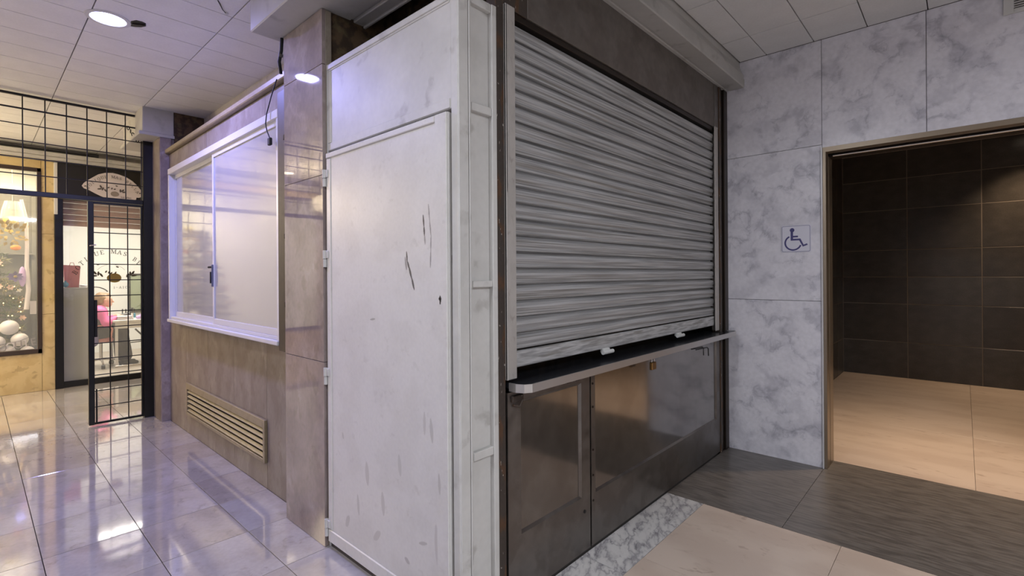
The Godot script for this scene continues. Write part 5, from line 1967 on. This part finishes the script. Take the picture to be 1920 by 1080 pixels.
# ===================================================================== details
func build_details() -> void:
	# wheelchair sign
	var x := 4.11
	var c := Vector2(-0.9135, 1.654)
	var s := thing("accessibility_sign", "small white square wheelchair sign in violet-blue on the marble wall", "sign", Vector3(x, 1.654, -0.9135))
	var st := begin()
	extrude(st, rounded(0.195, 0.20, 0.014), 0.003, on_x(x - 0.0005, c.y, c.x))
	part("plate", st, M.sign_plate, s)
	st = begin()
	extrude(st, PackedVector2Array(rounded(0.186, 0.191, 0.012)), 0.0004, on_x(x - 0.0035, c.y, c.x))
	part("border", st, M.sign_blue, s)
	st = begin()
	extrude(st, rounded(0.181, 0.186, 0.010), 0.0008, on_x(x - 0.0035, c.y, c.x))
	part("field", st, M.sign_plate, s)
	var o := Vector2(c.x, c.y)
	var pl := on_x(x - 0.0042, c.y, c.x)
	st = begin()
	var head := PackedVector2Array()
	for k in 18:
		head.append(Vector2(-0.024, 0.064) + Vector2(cos(TAU * k / 18.0), sin(TAU * k / 18.0)) * 0.0155)
	extrude(st, head, 0.0008, pl)
	extrude(st, PackedVector2Array([Vector2(-0.034, 0.052), Vector2(-0.018, 0.052), Vector2(-0.018, 0.022), Vector2(0.014, 0.022), Vector2(0.014, 0.010), Vector2(-0.018, 0.010), Vector2(-0.018, 0.000), Vector2(0.030, 0.000), Vector2(0.051, -0.046), Vector2(0.072, -0.037), Vector2(0.077, -0.048), Vector2(0.045, -0.060), Vector2(0.022, -0.013), Vector2(-0.034, -0.013)]), 0.0008, pl)
	part("figure_symbol", st, M.sign_blue, s)
	st = begin()
	extrude(st, arc_band(Vector2(-0.018, -0.030), 0.047, 0.058, deg_to_rad(118), deg_to_rad(340), 26), 0.0008, pl)
	part("wheel_symbol", st, M.sign_blue, s)
	# white wall grille
	var v := thing("air_grille", "white louvred air grille high on the marble wall", "vent", Vector3(4.1, 2.89, 0.43))
	st = begin()
	frame4(st, Vector3(4.095, 2.905, 0.178), Vector3(4.109, 3.068, 0.70), 2, 1, 0.045, 0.045, 0.025, 0.02)
	part("frame", st, M.white_paint, v)
	st = begin()
	span(st, Vector3(4.108, 2.925, 0.22), Vector3(4.111, 3.055, 0.66))
	part("backing", st, M.grout, v)
	for k in 9:
		st = begin()
		span(st, Vector3(4.099, 2.937 + k * 0.0135, 0.22), Vector3(4.109, 2.942 + k * 0.0135, 0.66))
		part("louvre", st, M.white_paint, v)
	# broken ceiling hole beside the lamp
	var h := thing("ceiling_hole_clip", "dark spring clip showing in a torn hole beside the lamp", "clip", Vector3(0.73, 3.03, -3.91))
	st = begin()
	extrude(st, PackedVector2Array([Vector2(0.70, 3.975), Vector2(0.725, 3.965), Vector2(0.75, 3.945), Vector2(0.77, 3.905), Vector2(0.762, 3.865), Vector2(0.74, 3.855), Vector2(0.71, 3.86), Vector2(0.69, 3.90)]), 0.003, Transform3D(Basis(Vector3(1, 0, 0), Vector3(0, 0, -1), Vector3(0, 1, 0)), Vector3(0, 3.0275, 0)))
	part("hole", st, M.black, h)
	st = begin()
	tube(st, [Vector3(0.70, 3.024, -3.92), Vector3(0.73, 3.022, -3.90), Vector3(0.76, 3.024, -3.885)], 0.004, 5)
	part("spring", st, M.bronze_dark, h)
	# cables by the pillar
	var cb := thing("black_cable", "thick black cable dropping from the ceiling beside the pillar", "cable", Vector3(1.21, 2.6, -2.93))
	st = begin()
	tube(st, [Vector3(1.228, 2.79, -2.93), Vector3(1.226, 2.72, -2.935), Vector3(1.222, 2.66, -2.955), Vector3(1.25, 2.61, -3.0)], 0.010, 8)
	part("cable_run", st, M.rubber, cb)
	st = begin()
	tube(st, [Vector3(1.226, 2.70, -2.94), Vector3(1.226, 2.685, -2.945)], 0.013, 8)
	part("cable_tie", st, M.ink_grey, cb)
	var wz := thing("loose_wire", "thin black wire with a small plug dangling in front of the sliding window", "wire", Vector3(1.22, 2.2, -3.1))
	st = begin()
	tube(st, [Vector3(1.262, 2.605, -3.09), Vector3(1.24, 2.50, -3.12), Vector3(1.225, 2.40, -3.15), Vector3(1.222, 2.34, -3.16), Vector3(1.222, 2.29, -3.14), Vector3(1.222, 2.24, -3.10)], 0.0035, 6)
	part("wire_run", st, M.rubber, wz)
	st = begin()
	span(st, Vector3(1.213, 2.195, -3.115), Vector3(1.231, 2.24, -3.08), 0.004)
	part("plug", st, M.rubber, wz)
	# dark hose lying on the cornice past the gate
	var tb := thing("cornice_hose", "black rubber hose along the cornice of the shop front", "hose", Vector3(0.6, 2.95, -8.3))
	st = begin()
	tube(st, [Vector3(-0.4, 2.975, -8.32), Vector3(0.10, 2.972, -8.30), Vector3(0.5, 2.968, -8.30), Vector3(0.9, 2.968, -8.30), Vector3(1.02, 2.972, -8.30)], 0.014, 8)
	part("hose_run", st, M.rubber, tb)
	st = begin()
	tube(st, [Vector3(1.02, 2.975, -8.30), Vector3(1.12, 2.975, -8.29)], 0.026, 10)
	part("hose_nozzle", st, M.rubber, tb)
	# chain that ties the grid to the beam
	var cn := thing("tie_chain", "short dark chain tying the wire grid to the beam end", "chain", Vector3(1.06, 2.75, -6.06))
	for k in 5:
		st = begin()
		var q := Vector3(1.045 + 0.018 * k, 2.87 - 0.028 * k, -6.055)
		var ring := []
		for a in 9:
			var an := TAU * a / 8.0
			ring.append(q + (Vector3(cos(an) * 0.010, sin(an) * 0.018, 0) if k % 2 == 0 else Vector3(0, sin(an) * 0.018, cos(an) * 0.010)))
		tube(st, ring, 0.0045, 5)
		part("link", st, M.black_metal, cn)
	# loose dark wire end curling out of a ceiling seam
	var lw := thing("ceiling_wire_end", "short dark wire end curling out of a corridor ceiling seam", "wire", Vector3(1.02, 3.03, -3.3))
	st = begin()
	tube(st, [Vector3(0.985, 3.032, -3.235), Vector3(1.01, 3.024, -3.27), Vector3(1.035, 3.02, -3.31), Vector3(1.065, 3.022, -3.345)], 0.004, 5, 0.002)
	part("wire_strand", st, M.rubber, lw)
	st = begin()
	ball(st, Vector3(1.068, 3.022, -3.348), Vector3(0.012, 0.006, 0.012), 8, 5)
	part("plaster_crumb", st, M.white_paint, lw)
